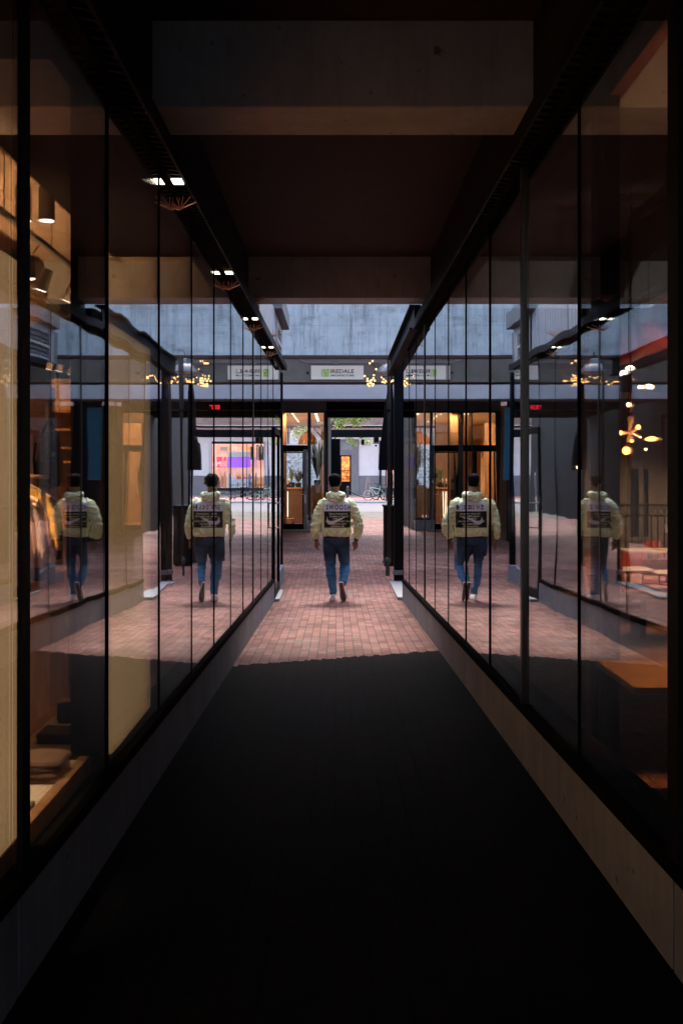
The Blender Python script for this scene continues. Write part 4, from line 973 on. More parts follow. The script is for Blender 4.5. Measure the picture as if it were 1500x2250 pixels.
def plant(name, label, base, h, n, lw, mt, seed, pot=None, spread=.5):
    t = thing(name, label, 'plant', base); rnd = random.Random(seed)
    if pot: MB().lathe([(pot*.7, 0), (pot, .05), (pot, pot*1.6), (pot*.85, pot*1.6)], base, 14).build('pot', M['black'], t, smooth=True)
    mb = MB(); b0 = Vector(base)+Vector((0, 0, (pot or 0)*1.5))
    for i in range(n):
        a = rnd.uniform(0, 6.28); l = h*rnd.uniform(.55, 1.05); s_ = spread*rnd.uniform(.3, 1)*h
        dirv = Vector((math.cos(a), math.sin(a), 0)); tip = b0+dirv*s_+Vector((0, 0, l)); mid = b0+dirv*s_*.45+Vector((0, 0, l*.6))
        w_ = dirv.cross(Vector((0, 0, 1)))*lw*rnd.uniform(.6, 1.1)
        mb.add([b0, mid-w_, tip, mid+w_, mid+Vector((0, 0, .01))], [(0, 1, 4), (0, 4, 3), (1, 2, 4), (4, 2, 3)])
    mb.build('leaves', mt, t)
    return t
plant('potted_plant', 'broad leaved bright green plant on the reception counter', P(641, 1071, 31.2), .50, 9, .04, leafm, 3, .1, .35)
plant('potted_plant', 'dark bushy plant beside the bright one on the counter', P(655, 1071, 31.3), .5, 60, .022, leafd, 4, .09, .7)
plant('potted_plant', 'small white flowering plant in a pot at the counter end', P(633, 1071, 31.1), .2, 16, .03, M['white'], 5, .07, .5)
plant('potted_plant', 'tall dark plant behind the narrow pane of the shopfront', P(697, 1066, 30.3), 1.25, 130, .022, leafd, 6, .10, .28)
t = thing('pendant_lamp', 'big ribbed copper dome lamp hanging inside the shopfront', 'lamp', P(674, 960, 34))
c_ = P(676, 976, 34)
prof = [(.33, 0), (.31, .12), (.25, .26), (.15, .38), (.03, .45)]
vs = []; n = 40
for r_, z in prof:
    for k in range(n):
        rr = r_*(1.0 if k % 2 else .95); vs.append((c_[0]+rr*math.cos(2*math.pi*k/n), c_[1]+rr*math.sin(2*math.pi*k/n), c_[2]+z))
MB().add(vs, [(i*n+k, i*n+(k+1) % n, (i+1)*n+(k+1) % n, (i+1)*n+k) for i in range(4) for k in range(n)]).build('lamp_shade', M['copper'], t)
MB().tube([(c_[0], c_[1], c_[2]+.45), (c_[0], c_[1], rz1+.12)], .01, 6).build('cord', M['black'], t)
t = thing('ceiling_light', 'row of slim recessed lights in the shopfront ceiling', 'lights', P(645, 915, 31))
for i in range(6):
    y = 29.2+i*1.1; MB().box(ax(640, 30), ax(643, 30), y, y+.4, rz1+.11, rz1+.119).build('strip', M['stripl'], t)
for i in range(5):
    y = 29.2+i*1.2; MB().box(ax(690, 30), ax(696, 30), y, y+.4, rz1+.11, rz1+.119).build('strip', M['stripl'], t)
for i in range(5):
    y = 29.2+i*1.2; MB().box(-2.15, -2.05, y, y+.3, rz1+.11, rz1+.119).build('strip', M['stripl'], t)
spot('office_light', (-1.3, 28.8, rz1+.05), (-1.4, 31.5, g+.3), 30, (1, .6, .28), 120)
spot('office_light', (-2.6, 29.0, rz1+.05), (-2.8, 32, g+1.2), 150, (1, .55, .25), 120)
spot('office_light', (-1.4, 33.5, g+.3), (-1.5, 33.0, rz1), 160, (1, .62, .3), 140)
o = MB().box(-3.9, -2.7, 31.8, 32.1, g+.04, rz1-.1).build('wood_partition', M['wood']); tag(o, 'plain orange wood partition seen only in the cafe glass', 'partition')

# ------------------------------------------------------------------ gateway to the street
t = thing('gate_beams', 'two stacked black steel beams over the gateway beside the shopfront', 'beam', (1.2, 28, CZ+1.6))
MB().box(-.28, 4.7, 28.0, 28.3, az(917, 28), az(902, 28)).build('lower_beam', M['black'], t)
MB().box(-.28, 4.7, 27.85, 28.1, az(901.3, 27.85), az(900, 27.85)).build('flange', M['bronze'], t)
MB().box(-.28, 4.7, 28.02, 28.3, az(900, 28), CZ+2.4).build('upper_beam', M['black'], t)
t = thing('portal_beam', 'black steel crossbar at the street end of the gateway', 'beam', (2, 45, CZ+1.7))
MB().box(-.3, 4.7, 45, 45.2, az(960.5, 45), az(944, 45)).build('crossbar', M['black'], t)
for x in (-.3, 4.6): MB().box(x, x+.1, 45, 45.2, 0, az(960.5, 45)).build('post', M['black'], t)
t = thing('gate_leaf', 'open black ribbed gate leaf at the street end of the gateway', 'gate', (ax(737, 44), 44, gz(0, 43)))
mb = MB(); x = ax(727, 44)
while x < ax(746, 44)-.01: mb.box(x, x+.035, 44, 44.04, gz(0, 43)+.02, az(964, 44)); mb.box(x+.035, x+.05, 44.01, 44.03, gz(0, 43)+.02, az(964, 44)); x += .05
mb.build('panel', M['black'], t)
o = MB().box(4.7, 9, 22.2, 44, -1, CZ+4.5).box(3.4, 4.7, 22.2, 28.3, -1, CZ+1.6).build('side_building', M['darkwall']); tag(o, 'dark building flank on the cafe side of the gateway', 'building')
# exit sign
t = thing('exit_sign', 'small red lit EXIT sign hanging under the dark beams', 'exit sign', (1.39, 26, CZ+1.72))
xe = 1.39; MB().box(xe-.15, xe+.15, 26, 26.04, CZ+1.64, CZ+1.82).build('box', M['black'], t)
vs, fs = text_mesh('EXIT', .15, 1.0, .004); w0 = max(v.x for v in vs)
MB().add([(xe-.12+v.x*.24/w0, 25.992, CZ+1.675+v.y) for v in vs], fs).build('lettering', M['exit'], t)
MB().tube([(xe, 26.02, CZ+1.82), (xe, 26.02, CZ+2.15)], .01, 6).build('rod', M['black'], t)
# red closed parasol seen only in the glass
o = MB().prism([(2.55, gz(2.5, 18)), (2.60, CZ-.05), (2.66, CZ+.06), (2.74, CZ-.05), (2.80, gz(2.5, 18))], 18, 18.25).build('red_cover', mat('dark_red_cloth', (.20, .02, .02), .8), bevel=.02); tag(o, 'dark red furled cloth cover in the side court, seen in the shop glass', 'cover')

# ------------------------------------------------------------------ street side
Y = 72.0
t = thing('corner_building', 'white and grey rendered building with brick upper floor across the street', 'building', (2, Y, CZ-1.6))
fx = lambda px: ax(px, Y); fz = lambda py: az(py, Y)
gb = CZ-1.6; zb = fz(1045); zt = fz(944)
wX0, wX1 = 3.62, 7.12
dX0, dX1 = fx(747), fx(771)
mb = MB()
mb.box(-20, dX0, Y, Y+.4, zb, zt).box(dX0, dX1, Y, Y+.4, fz(1000), zt).box(dX1, wX0, Y, Y+.4, zb, zt).box(wX0, wX1, Y, Y+.4, fz(970), zt).box(wX1, 25, Y, Y+.4, zb, zt)
mb.build('wall', M['facwhite'], t)
MB().box(-20, dX0, Y-.02, Y+.38, gb, zb).box(dX1, wX0, Y-.02, Y+.38, gb, zb).box(wX0, wX1, Y-.02, Y+.38, gb, fz(1078)).box(wX1, 25, Y-.02, Y+.38, gb, zb).build('base_course', M['facgrey'], t)
MB().box(fx(744), dX0-.01, Y-.08, Y+.1, gb, fz(965)).box(dX1+.01, fx(788), Y-.08, Y+.1, gb, fz(965)).box(dX0-.01, dX1+.01, Y-.08, Y+.1, fz(999), fz(965)).build('door_surround', M['facgrey'], t)
MB().box(fx(750), fx(775), Y-.1, Y-.08, fz(989), fz(972)).build('door_panel', mat('mid_grey', (.3, .28, .29), .7), t)
MB().box(fx(833), fx(837.5), Y-.12, Y-.02, gb, fz(968)).build('drain_pipe', M['darkwall'], t)
MB().box(-20, 25, Y-.06, Y+.4, zt, fz(937.3)).box(-20, 25, Y-.15, Y+.4, fz(937.3), fz(934)).build('cornice', M['facwhite'], t)
MB().box(-20, 25, Y-.05, Y+.4, fz(934), CZ+10).build('brick_storey', M['facbrick'], t)
MB().box(-20, 25, Y+.42, Y+9, gb, CZ+10).build('rear_mass', M['facgrey'], t) if False else None
# doorway interior
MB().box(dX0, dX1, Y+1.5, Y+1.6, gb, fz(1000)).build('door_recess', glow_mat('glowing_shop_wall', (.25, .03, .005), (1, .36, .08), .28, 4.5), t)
mbm = MB()
for py, col_ in ((1034, 0), (1046, 0)): mbm.box(dX0, dX1, Y+1.2, Y+1.45, fz(py)-.02, fz(py)+.02)
mbm.build('shelf', M['black'], t)
MB().box(dX0, dX0+.1, Y-.03, Y+.3, gb, fz(1000)).box(dX1-.1, dX1, Y-.03, Y+.3, gb, fz(1000)).box(dX0+.1, dX1-.1, Y-.03, Y+.3, fz(1003), fz(1000)).build('door_frame', M['black'], t)
MB().box(dX0, dX1, Y+1.0, Y+1.1, gb, fz(1058)).build('bar', M['black'], t)
# shop window
MB().box(wX0-.08, wX1+.08, Y-.06, Y+.1, fz(975), fz(970)).box(wX0-.08, wX1+.08, Y-.06, Y+.1, fz(1078), fz(1072)).box(wX0-.08, wX0, Y-.05, Y+.1, fz(1072), fz(975)).box(wX1, wX1+.08, Y-.05, Y+.1, fz(1072), fz(975)).box((wX0+wX1)/2-.65, (wX0+wX1)/2-.59, Y-.04, Y+.08, fz(1072), fz(975)).build('window_frame', M['darkwall'], t)
MB().box(wX0, wX1, Y+.02, Y+.03, fz(1072), fz(975)).build('window_glass', glass_mat('street_glass', n=1.0, tint=(.95, .95, .95), wave=0), t)
t = thing('window_display', 'bright pink and purple lit window display of the shop across the street', 'display', (5.3, Y+.6, CZ-1))
z0, z1 = fz(1072), fz(975)
pk = glow_mat('peach_backwall', (.8, .28, .18), (1, .62, .50), .2, 1.6)
MB().box(wX0-.2, wX1+.2, Y+1.2, Y+1.25, z0-.1, z1+.1).build('back_wall', pk, t)
MB().box(wX0, wX1, Y+.1, Y+1.2, z0-.05, z0).build('floor', M['white'], t)
MB().box(wX0+1.05, wX0+2.75, Y+1.05, Y+1.12, fz(1027), fz(1003)).build('purple_panel', emat('purple', (.36, .12, .75), .95), t)
MB().box(wX0+1.05, wX0+2.75, Y+.95, Y+1.1, fz(1003), fz(992)).build('valance', M['white'], t)
MB().box(wX0+.45, wX0+.7, Y+.9, Y+.96, fz(1027), fz(1003)).build('purple_strip', emat('violet', (.25, .08, .6), .8), t)
rs = MB().box(wX0+2.85, wX1-.05, Y+.9, Y+.96, fz(1027), fz(1003)).build('red_sign', emat('neon_red', (1, .04, .12), .8), t)
vs, fs = text_mesh('EN', .5, 1.0, .01); w0 = max(v.x for v in vs)
MB().add([(wX0+2.9+v.x*.55/w0, Y+.89, fz(1024)+v.y) for v in vs], fs).build('lettering', emat('neon_pink', (1, .55, .6), 1.2), rs)
for i, x in enumerate((wX0+.18, wX0+.85)):
    MB().lathe([(.02, -.55), (.12, -.45), (.14, 0), (.12, .45), (.02, .55)], (x, Y+.7, fz(995)), 14).build('longboard', mat('board_black%d' % i, (.03, .03, .03), .5), t, smooth=True)
cols = [(.85, .35, .1), (.1, .1, .12), (.75, .8, .85), (.8, .3, .15), (.15, .3, .5), (.9, .85, .8), (.6, .15, .1)]
rnd = random.Random(9)
for i in range(16):
    x = wX0+.25+i*(wX1-wX0-.5)/15; h = rnd.uniform(.5, 1.2); w_ = rnd.uniform(.09, .19)
    mm = mat('item%d' % i, cols[i % 7], .6, emit=cols[i % 7], estr=.015, var=.3)
    MB().lathe([(w_*.7, 0), (w_, h*.3), (w_*.6, h*.55), (w_*.9, h*.8), (w_*.3, h)], (x, Y+.4+.4*rnd.random(), z0), 10).build('mannequin_item', mm, t, smooth=True)
for i in range(4):
    MB().box(wX0+.9+i*.62, wX0+1.35+i*.62, Y+.95, Y+1.0, fz(989), fz(981)).build('poster', emat('poster%d' % i, [(1, .4, .15), (.9, .7, .5), (1, .35, .2), (.3, .25, .25)][i], .7), t)
MB().box(wX0+1.2, wX0+2.3, Y+.5, Y+.9, z0, fz(1052)).build('counter', M['white'], t)
# canopy with bulbs
t = thing('canopy', 'thin black canopy edged with small pale bulbs across the street', 'canopy', (2, 71, fz(940)))
MB().box(-6, 20, 70.6, Y-.16, fz(940.5), fz(937.5)).build('canopy_deck', M['black'], t)
mb = MB()
for i in range(40): mb.ball((-3+i*.32, 70.7, fz(942.2)), .045, 8)
for i in range(40): MB().ball((-3+i*.32, 70.7, fz(942.2)), .03, 8).build('bulb', emat('canopy_bulb', (1, .9, .85), .12) if i == 0 else bpy.data.materials['canopy_bulb'], t, smooth=True)
# wall lamp, hanging sign
t = thing('wall_lamp', 'small black wall lamp on the white wall across the street', 'lamp', P(797, 972, Y-.2))
x, y, z = P(797, 978, Y-.15); MB().lathe([(.06, 0), (.13, .1), (.12, .35), (.05, .42)], (x, y-.12, z), 12).build('shade', M['black'], t, smooth=True)
MB().box(x-.03, x+.03, y-.1, y+.15, z+.45, z+.5).build('bracket', M['black'], t)
t = thing('hanging_sign', 'black lantern box with brown edges hanging from the street gateway crossbar', 'sign', P(826, 960, 46))
MB().box(ax(822, 46), ax(831, 46), 46, 46.15, az(972, 46), az(960, 46)).build('box', M['black'], t)
MB().box(ax(820, 46), ax(822, 46), 46.01, 46.14, az(972, 46), az(960, 46)).box(ax(831, 46), ax(832.5, 46), 46.01, 46.14, az(972, 46), az(960, 46)).build('edge', M['copper'], t)
MB().box(ax(819, 46), ax(832.5, 46), 45.98, 46.16, az(974.5, 46), az(972.5, 46)).build('tray', M['black'], t)
MB().ball(P(825.5, 979, 46.08), .05, 10).build('camera_ball', M['black'], t, smooth=True)
# A-board
t = thing('a_board', 'narrow wooden easel board leaning by the grey wall across the street', 'sign board', P(807, 1090, 68))
z0, z1 = CZ-1.575, az(1048, 68)
for sx in (-1, 1):
    MB().tube([(ax(808, 68)+sx*.04, 68, z1), (ax(808, 68)+sx*.22, 67.8, z0)], .03, 4).build('leg', mat('pine%d' % sx, (.5, .3, .2), .7), t)
MB().box(ax(808, 68)-.14, ax(808, 68)+.14, 67.85, 67.9, z0+.15, z0+.25).build('crossbar', M['copper'], t)
# bollards and chains
def bollard_proto():
    t = thing('bollard', 'x', 'bollard', (0, 0, 0), 'black bollards along the kerb')
    MB().lathe([(.12, 0), (.12, .04), (.075, .08), (.065, .55), (.09, .6), (.09, .64), (.065, .66), (.085, .72), (.08, .8), (.02, .86)], (0, 0, 0), 16).build('post', mat('bollard_iron', (.03, .035, .04), .5), t, smooth=True)
    return t
bp = bollard_proto(); bxs = [(.64, 'beside the walking man'), (2.86, 'in front of the parked pale bicycle'), (5.1, 'in front of the purple window display'), (-1.6, 'seen through the orange shopfront')]
for i, (x, lb) in enumerate(bxs):
    t = bp if i == 0 else copy_tree(bp); t.location = (x, 56.7, CZ-1.575); t['label'] = 'black iron kerb bollard ' + lb
for i, (a, b) in enumerate(((-1.6, .64), (.64, 2.86), (2.86, 5.1))):
    t = thing('chain', 'sagging black chain between kerb bollards, ' + ['through the shopfront', 'before the pale bicycle', 'before the window display'][i], 'chain', ((a+b)/2, 56.7, CZ-1.3), 'chains between bollards')
    MB().tube([(a+(b-a)*k/10, 56.7, CZ-1.575+.62-.42*math.sin(math.pi*k/10)) for k in range(11)], .022, 6).build('links', M['black'], t)
# bicycles
def bike_proto(fr, rim, grp):
    t = thing('bicycle', 'x', 'bicycle', (0, 0, 0), grp)
    Rr = .315
    tyre = M['black']
    for x, w in ((-.5, 'f'), (.5, 'r')):
        wh = MB().tube([(x+Rr*math.cos(2*math.pi*k/28), 0, Rr+Rr*math.sin(2*math.pi*k/28)) for k in range(28)], .018, 6, closed=True).build('wheel', tyre, t, smooth=True)
        rm = rim if w == 'f' else M['black']
        MB().tube([(x+(Rr-.028)*math.cos(2*math.pi*k/28), 0, Rr+(Rr-.028)*math.sin(2*math.pi*k/28)) for k in range(28)], .02, 6, closed=True).build('rim', rm, wh, smooth=True)
        mb = MB()
        for k in range(10):
            a = 2*math.pi*k/10; mb.tube([(x, 0, Rr), (x+(Rr-.03)*math.cos(a), 0, Rr+(Rr-.03)*math.sin(a))], .002, 3)
        mb.build('spokes', M['steel'], wh)
    hd = (-.36, 0, .72); bb = (.06, 0, .28); st = (.20, 0, .70)
    MB().tube([hd, bb], .019, 8).tube([(-.365, 0, .76), (.19, 0, .66)], .017, 8).tube([bb, (.24, 0, .86)], .017, 8).tube([bb, (.5, .05, Rr)], .011, 6).tube([(.19, .03, .66), (.5, .05, Rr)], .01, 6).tube([(.19, -.03, .66), (.5, -.05, Rr)], .01, 6).build('frame', fr, t, smooth=True)
    MB().tube([(-.37, 0, .82), (-.40, 0, .62), (-.44, .04, .55), (-.5, .05, Rr)], .014, 8).tube([(-.44, -.04, .55), (-.5, -.05, Rr)], .014, 6).build('fork', fr, t, smooth=True)
    MB().tube([(-.37, 0, .82), (-.36, 0, .95)], .014, 6).tube([(-.45, -.27, 1.0), (-.38, -.12, .95), (-.36, 0, .95), (-.38, .12, .95), (-.45, .27, 1.0)], .014, 6).build('handlebar', M['black'], t, smooth=True)
    MB().obox((.25, 0, .89), (.26, .12, .04)).build('saddle', M['black'], t, bevel=.02)
    MB().lathe([(.08, -.005), (.08, .005)], (.06, -.05, .28), 16, M=Matrix.Rotation(R(90), 3, 'X')).tube([(.06, -.06, .28), (.1, -.08, .13)], .01, 5).tube([(.06, .06, .28), (.02, .08, .43)], .01, 5).build('crank', M['steel'], t)
    return t
b1 = bike_proto(mat('mint_frame', (.45, .62, .42), .35, var=.1), mat('pink_rim', (.85, .72, .74), .4), 'bicycles parked on the sidewalk')
b1.location = (ax(827, 58.5), 58.5, CZ-1.575); b1['label'] = 'pale mint bicycle with white front rim parked on the sidewalk'
b2 = bike_proto(M['black'], M['black'], 'bicycles parked on the sidewalk'); b2.location = (2.75, 59.4, CZ-1.575); b2.rotation_euler = (0, 0, .5); b2['label'] = 'black bicycle parked behind the pale mint one'
b3 = copy_tree(b2); b3.location = (3.9, 58.8, CZ-1.575); b3.rotation_euler = (0, 0, .15); b3['label'] = 'black bicycle parked farther along under the window display'
# bike rack post
o = MB().tube([(2.45, 58.7, CZ-1.575), (2.45, 58.7, CZ-1.0), (2.5, 58.7, CZ-.92), (2.75, 58.7, CZ-.92), (2.8, 58.7, CZ-1.0), (2.8, 58.7, CZ-1.575)], .025, 8).build('bike_rack', M['black'], smooth=True); tag(o, 'black hoop bike rack holding the pale mint bicycle', 'bike rack')
# street tree
t = thing('street_tree', 'leafy young street tree in front of the brick storey', 'tree', (-1.0, 61, CZ-1.575))
MB().tube([(-1.0, 61, CZ-1.575), (-.95, 61, CZ+.6), (-.7, 61, CZ+2.0), (-.2, 61.2, CZ+3.2), (.3, 61.3, CZ+4.2)], [.11, .09, .075, .05, .03], 10).tube([(-.8, 61, CZ+1.6), (.1, 60.8, CZ+2.3), (1.0, 60.7, CZ+2.55), (1.9, 60.6, CZ+2.3)], [.05, .035, .025, .01], 8).tube([(-.7, 61, CZ+2.0), (-1.6, 61, CZ+3.0), (-2.4, 61, CZ+3.8)], [.05, .035, .02], 8).tube([(-.2, 61.2, CZ+3.0), (1.2, 61.3, CZ+3.6), (2.4, 61.2, CZ+4.0)], [.045, .03, .012], 8).build('trunk', mat('bark', (.10, .075, .06), .9, bump=.01), t, smooth=True)
mb = MB(); rnd = random.Random(11)
def leaf_cluster(cx, cy_, cz_, r_, n, s_=.115):
    n = int(n*1.4)
    for i in range(n):
        v = Vector((rnd.gauss(0, 1), rnd.gauss(0, 1), rnd.gauss(0, 1))).normalized()*r_*rnd.random()**.4
        p = Vector((cx, cy_, cz_))+v; a = Vector((rnd.uniform(-1, 1), rnd.uniform(-1, 1), rnd.uniform(-.6, .3))).normalized(); b = a.cross(Vector((rnd.uniform(-1, 1), rnd.uniform(-1, 1), 1))).normalized()
        l = s_*rnd.uniform(.6, 1.3)
        mb.add([p-a*l, p+b*l*.45, p+a*l, p-b*l*.45], [(0, 1, 2, 3)], rnd.choice((0, 0, 1)))
for (cx, cz_, r_, n) in ((.3, 3.35, .55, 260), (1.2, 3.3, .5, 240), (1.9, 3.65, .5, 200), (-.6, 3.6, .6, 220), (.6, 4.2, .8, 260), (-1.8, 3.8, .7, 200), (1.6, 2.35, .3, 60), (1.95, 1.95, .25, 40), (.85, 2.1, .28, 50), (1.1, 1.75, .2, 24), (-2.2, 2.6, .6, 120), (2.2, 4.4, .6, 160), (.1, 2.9, .3, 60)):
    leaf_cluster(cx, 61+rnd.uniform(-.4, .4), CZ+cz_, r_, n)
mb.build('crown', [mat('crown_green', (.50, .60, .16), .5, var=.5, scale=3), mat('crown_dark', (.24, .34, .09), .5, var=.5, scale=3)], t)
# mural board seen through the shopfront
t = thing('mural', 'large grey and white abstract painted wall panel seen through the shopfront', 'mural', (-3.0, 71.8, CZ-1.2))
mu, nt, b, N, L = new_mat('mural_paint'); tcn = N.new('ShaderNodeTexCoord'); vz_ = N.new('ShaderNodeTexNoise'); vz_.inputs['Scale'].default_value = 2.6; vz_.inputs['Distortion'].default_value = 2.5
L.new(tcn.outputs['Object'], vz_.inputs['Vector']); cr = N.new('ShaderNodeValToRGB'); cr.color_ramp.interpolation = 'CONSTANT'
for i, (p_, c_) in enumerate([(0, (.2, .2, .19)), (.42, (.62, .64, .6)), (.5, (.30, .31, .3)), (.56, (.8, .8, .78)), (.66, (.42, .44, .4))]):
    e = cr.color_ramp.elements[i] if i < 2 else cr.color_ramp.elements.new(p_); e.position = p_; e.color = (*c_, 1)
L.new(vz_.outputs['Fac'], cr.inputs[0]); L.new(cr.outputs[0], b.inputs['Base Color'])
MB().box(-5.2, -1.2, 71.85, 71.94, CZ-1.3, CZ+1.75).build('panel', mu, t)
t = thing('letter_sign', 'big white letter L on brackets seen through the shopfront window', 'sign', P(645, 965, 68))
MB().box(ax(638, 68), ax(643.5, 68), 68, 68.1, az(976, 68), az(946, 68)).box(ax(643.6, 68), ax(653, 68), 68, 68.1, az(976, 68), az(970, 68)).build('letter', M['white'], t)
MB().box(ax(631.5, 68), ax(634.5, 68), 68, 68.1, az(976, 68), az(949, 68)).build('bracket', M['black'], t)
MB().tube([(ax(640, 68), 68.05, CZ+2.93), (ax(640, 68), 68.05, fz(937))], .03, 6).build('rod', M['black'], t)
MB().tube([(ax(633, 68), 68.05, CZ+2.8), (ax(633, 68), 68.05, fz(937))], .03, 6).build('rod', M['black'], t)
#PERSON_START
# ------------------------------------------------------------------ walking man
def remeshed(mb, voxel, sm=3):
    me = bpy.data.meshes.new('tmp'); me.from_pydata([tuple(v) for v in mb.v], [], mb.f); me.update()
    bm = bmesh.new(); bm.from_mesh(me); bmesh.ops.recalc_face_normals(bm, faces=bm.faces); bm.to_mesh(me); bm.free()
    o = bpy.data.objects.new('tmp', me); COL.objects.link(o)
    r_ = o.modifiers.new('r', 'REMESH'); r_.mode = 'VOXEL'; r_.voxel_size = voxel
    s_ = o.modifiers.new('s', 'SMOOTH'); s_.factor = .5; s_.iterations = sm
    dg = bpy.context.evaluated_depsgraph_get(); dg.update()
    out = bpy.data.meshes.new_from_object(o.evaluated_get(dg))
    bpy.data.objects.remove(o); bpy.data.meshes.remove(me)
    return out
PB = Vector((0.0, 14.0, gz(0, 14)))
person = thing('person', 'man in a pale yellow green hooded windbreaker and blue jeans walking away', 'person', PB)
def link_mesh(name, me, mats, pick=None):
    me.name = name; me.materials.clear()
    for q in mats: me.materials.append(q)
    for p in me.polygons:
        p.use_smooth = True
        if pick: p.material_index = pick(p)
    o = bpy.data.objects.new(name, me); COL.objects.link(o); o.parent = person; ORG[o] = PB; return o
def rings(mb, rows, n=24, power=2.0):
    """rows of (z, cx, cy, rx, ry)"""
    vs = []
    for z, cx, cy_, rx, ry in rows:
        for k in range(n):
            a = 2*math.pi*k/n; c_, s_ = math.cos(a), math.sin(a)
            e = 2/power
            vs.append((cx+rx*abs(c_)**e*(1 if c_ >= 0 else -1), cy_+ry*abs(s_)**e*(1 if s_ >= 0 else -1), z))
    N_ = len(rows)
    fs = [(i*n+k, i*n+(k+1) % n, (i+1)*n+(k+1) % n, (i+1)*n+k) for i in range(N_-1) for k in range(n)]
    fs += [tuple(range(n-1, -1, -1)), tuple((N_-1)*n+k for k in range(n))]
    mb.add(vs, fs)
skin = mat('skin', (.34, .17, .115), .5, var=.12, scale=12)
HX = -.024
HEAD = [(1.53, .045, .030, .030), (1.545, .04, .048, .052), (1.57, .034, .060, .075), (1.60, .026, .068, .090), (1.64, .018, .073, .097), (1.68, .012, .077, .100), (1.715, .010, .077, .099), (1.745, .008, .069, .088), (1.765, .006, .050, .065), (1.777, .006, .022, .03)]
def head_r(z):
    for a, b in zip(HEAD, HEAD[1:]):
        if a[0] <= z <= b[0]:
            t = (z-a[0])/(b[0]-a[0]); return [a[i]+(b[i]-a[i])*t for i in range(1, 4)]
    return list(HEAD[-1][1:]) if z > HEAD[-1][0] else list(HEAD[0][1:])
b = MB()
rings(b, [(z, HX, cy_, rx, ry) for z, cy_, rx, ry in HEAD], 28)
b.tube([(HX, .118, 1.665), (HX, .132, 1.64), (HX, .125, 1.625)], [.009, .014, .012], 8)      # nose
b.tube([(HX-.024, .103, 1.592), (HX, .115, 1.594), (HX+.024, .103, 1.592)], .008, 8)             # lips
for sx in (-1, 1):
    b.tube([(HX+sx*.012, .108, 1.69), (HX+sx*.045, .097, 1.692)], .009, 8)                        # brows
    b.tube([(HX+sx*.077, .01, 1.625), (HX+sx*.086, -.004, 1.645), (HX+sx*.088, -.008, 1.668), (HX+sx*.082, 0, 1.682)], [(.006, .010), (.008, .016), (.009, .018), (.006, .012)], 8)  # ears
b.tube([(HX*.5, -.01, 1.36), (HX*.8, 0, 1.46), (HX, .005, 1.58)], [.07, .06, .057], 16)
rings(b, [(.86, 0, 0, .14, .09), (.95, 0, 0, .15, .095), (1.1, 0, 0, .14, .09), (1.28, 0, 0, .17, .1), (1.38, 0, -.0, .16, .085), (1.43, 0, 0, .07, .06)], 20)
ARM = {-1: [(-.17, 0, 1.37), (-.225, -.01, 1.25), (-.285, -.03, 1.09), (-.30, -.015, .97), (-.288, .015, .865)],
       1: [(.17, 0, 1.37), (.24, 0, 1.25), (.305, -.01, 1.10), (.305, .0, .97), (.277, .02, .862)]}
for sx in (-1, 1):
    b.tube(ARM[sx], [.05, .045, .038, .032, .026], 12)
    w = Vector(ARM[sx][-1])
    # palm and fingers: breadth axis between sideways and forward
    br = Vector((-.55*sx, .80, 0)).normalized() if sx < 0 else Vector((-.62, .75, 0)).normalized()
    dn_ = Vector((-.03*sx, .03, -1)).normalized(); nrm = br.cross(dn_)
    vs = []; pr = [(0, .027, .019), (.03, .036, .018), (.06, .041, .016), (.088, .040, .013)]
    for t_, hw, ht in pr:
        for k in range(14):
            a = 2*math.pi*k/14; vs.append(w+dn_*t_+br*math.cos(a)*hw+nrm*math.sin(a)*ht)
    b.add(vs, [(i*14+k, i*14+(k+1) % 14, (i+1)*14+(k+1) % 14, (i+1)*14+k) for i in range(3) for k in range(14)]+[tuple(range(14)), tuple(42+k for k in range(13, -1, -1))])
    inw = nrm if nrm.x*sx < 0 else -nrm      # towards the palm side
    for i, (off, ln) in enumerate(((-.031, .060), (-.0105, .074), (.0105, .080), (.031, .070))):
        p0 = w+dn_*.083+br*off; sp_ = br*(off*.12)
        curl = .25+.14*(3-i)
        p1 = p0+dn_*ln*.42+inw*.006+sp_; p2 = p1+(dn_*math.cos(curl)+inw*math.sin(curl))*ln*.33; p3 = p2+(dn_*math.cos(curl*1.9)+inw*math.sin(curl*1.9))*ln*.28
        b.tube([p0-dn_*.012, p1, p2, p3], [.0098, .0090, .0083, .0068], 8)
    th0 = w+dn_*.025+br*.030; b.tube([th0, th0+dn_*.03+br*.022+inw*.008, th0+dn_*.058+br*.026+inw*.016, th0+dn_*.078+br*.022+inw*.02], [.014, .011, .010, .008], 8)
LEG = {-1: [(-.085, 0, .88), (-.095, .02, .68), (-.085, .045, .47), (-.068, .035, .30), (-.045, .07, .075)],
       1: [(.085, 0, .88), (.10, .05, .69), (.115, .11, .505), (.108, -.02, .37), (.083, -.165, .235)]}
for sx in (-1, 1): b.tube(LEG[sx], [.085, .07, .05, .045, .035], 14)
me = remeshed(b, .0048, 2)
body = link_mesh('body', me, [skin])
EY = mat('eye_white', (.7, .7, .68), .2, var=.02)
for sx in (-1, 1):
    e = MB().ball(PB+Vector((HX+sx*.03, .098, 1.668)), .0125, 12).build('eye', EY, person, smooth=True)
    MB().ball(PB+Vector((HX+sx*.03, .1075, 1.668)), .0055, 8).build('iris', M['black'], e, smooth=True)
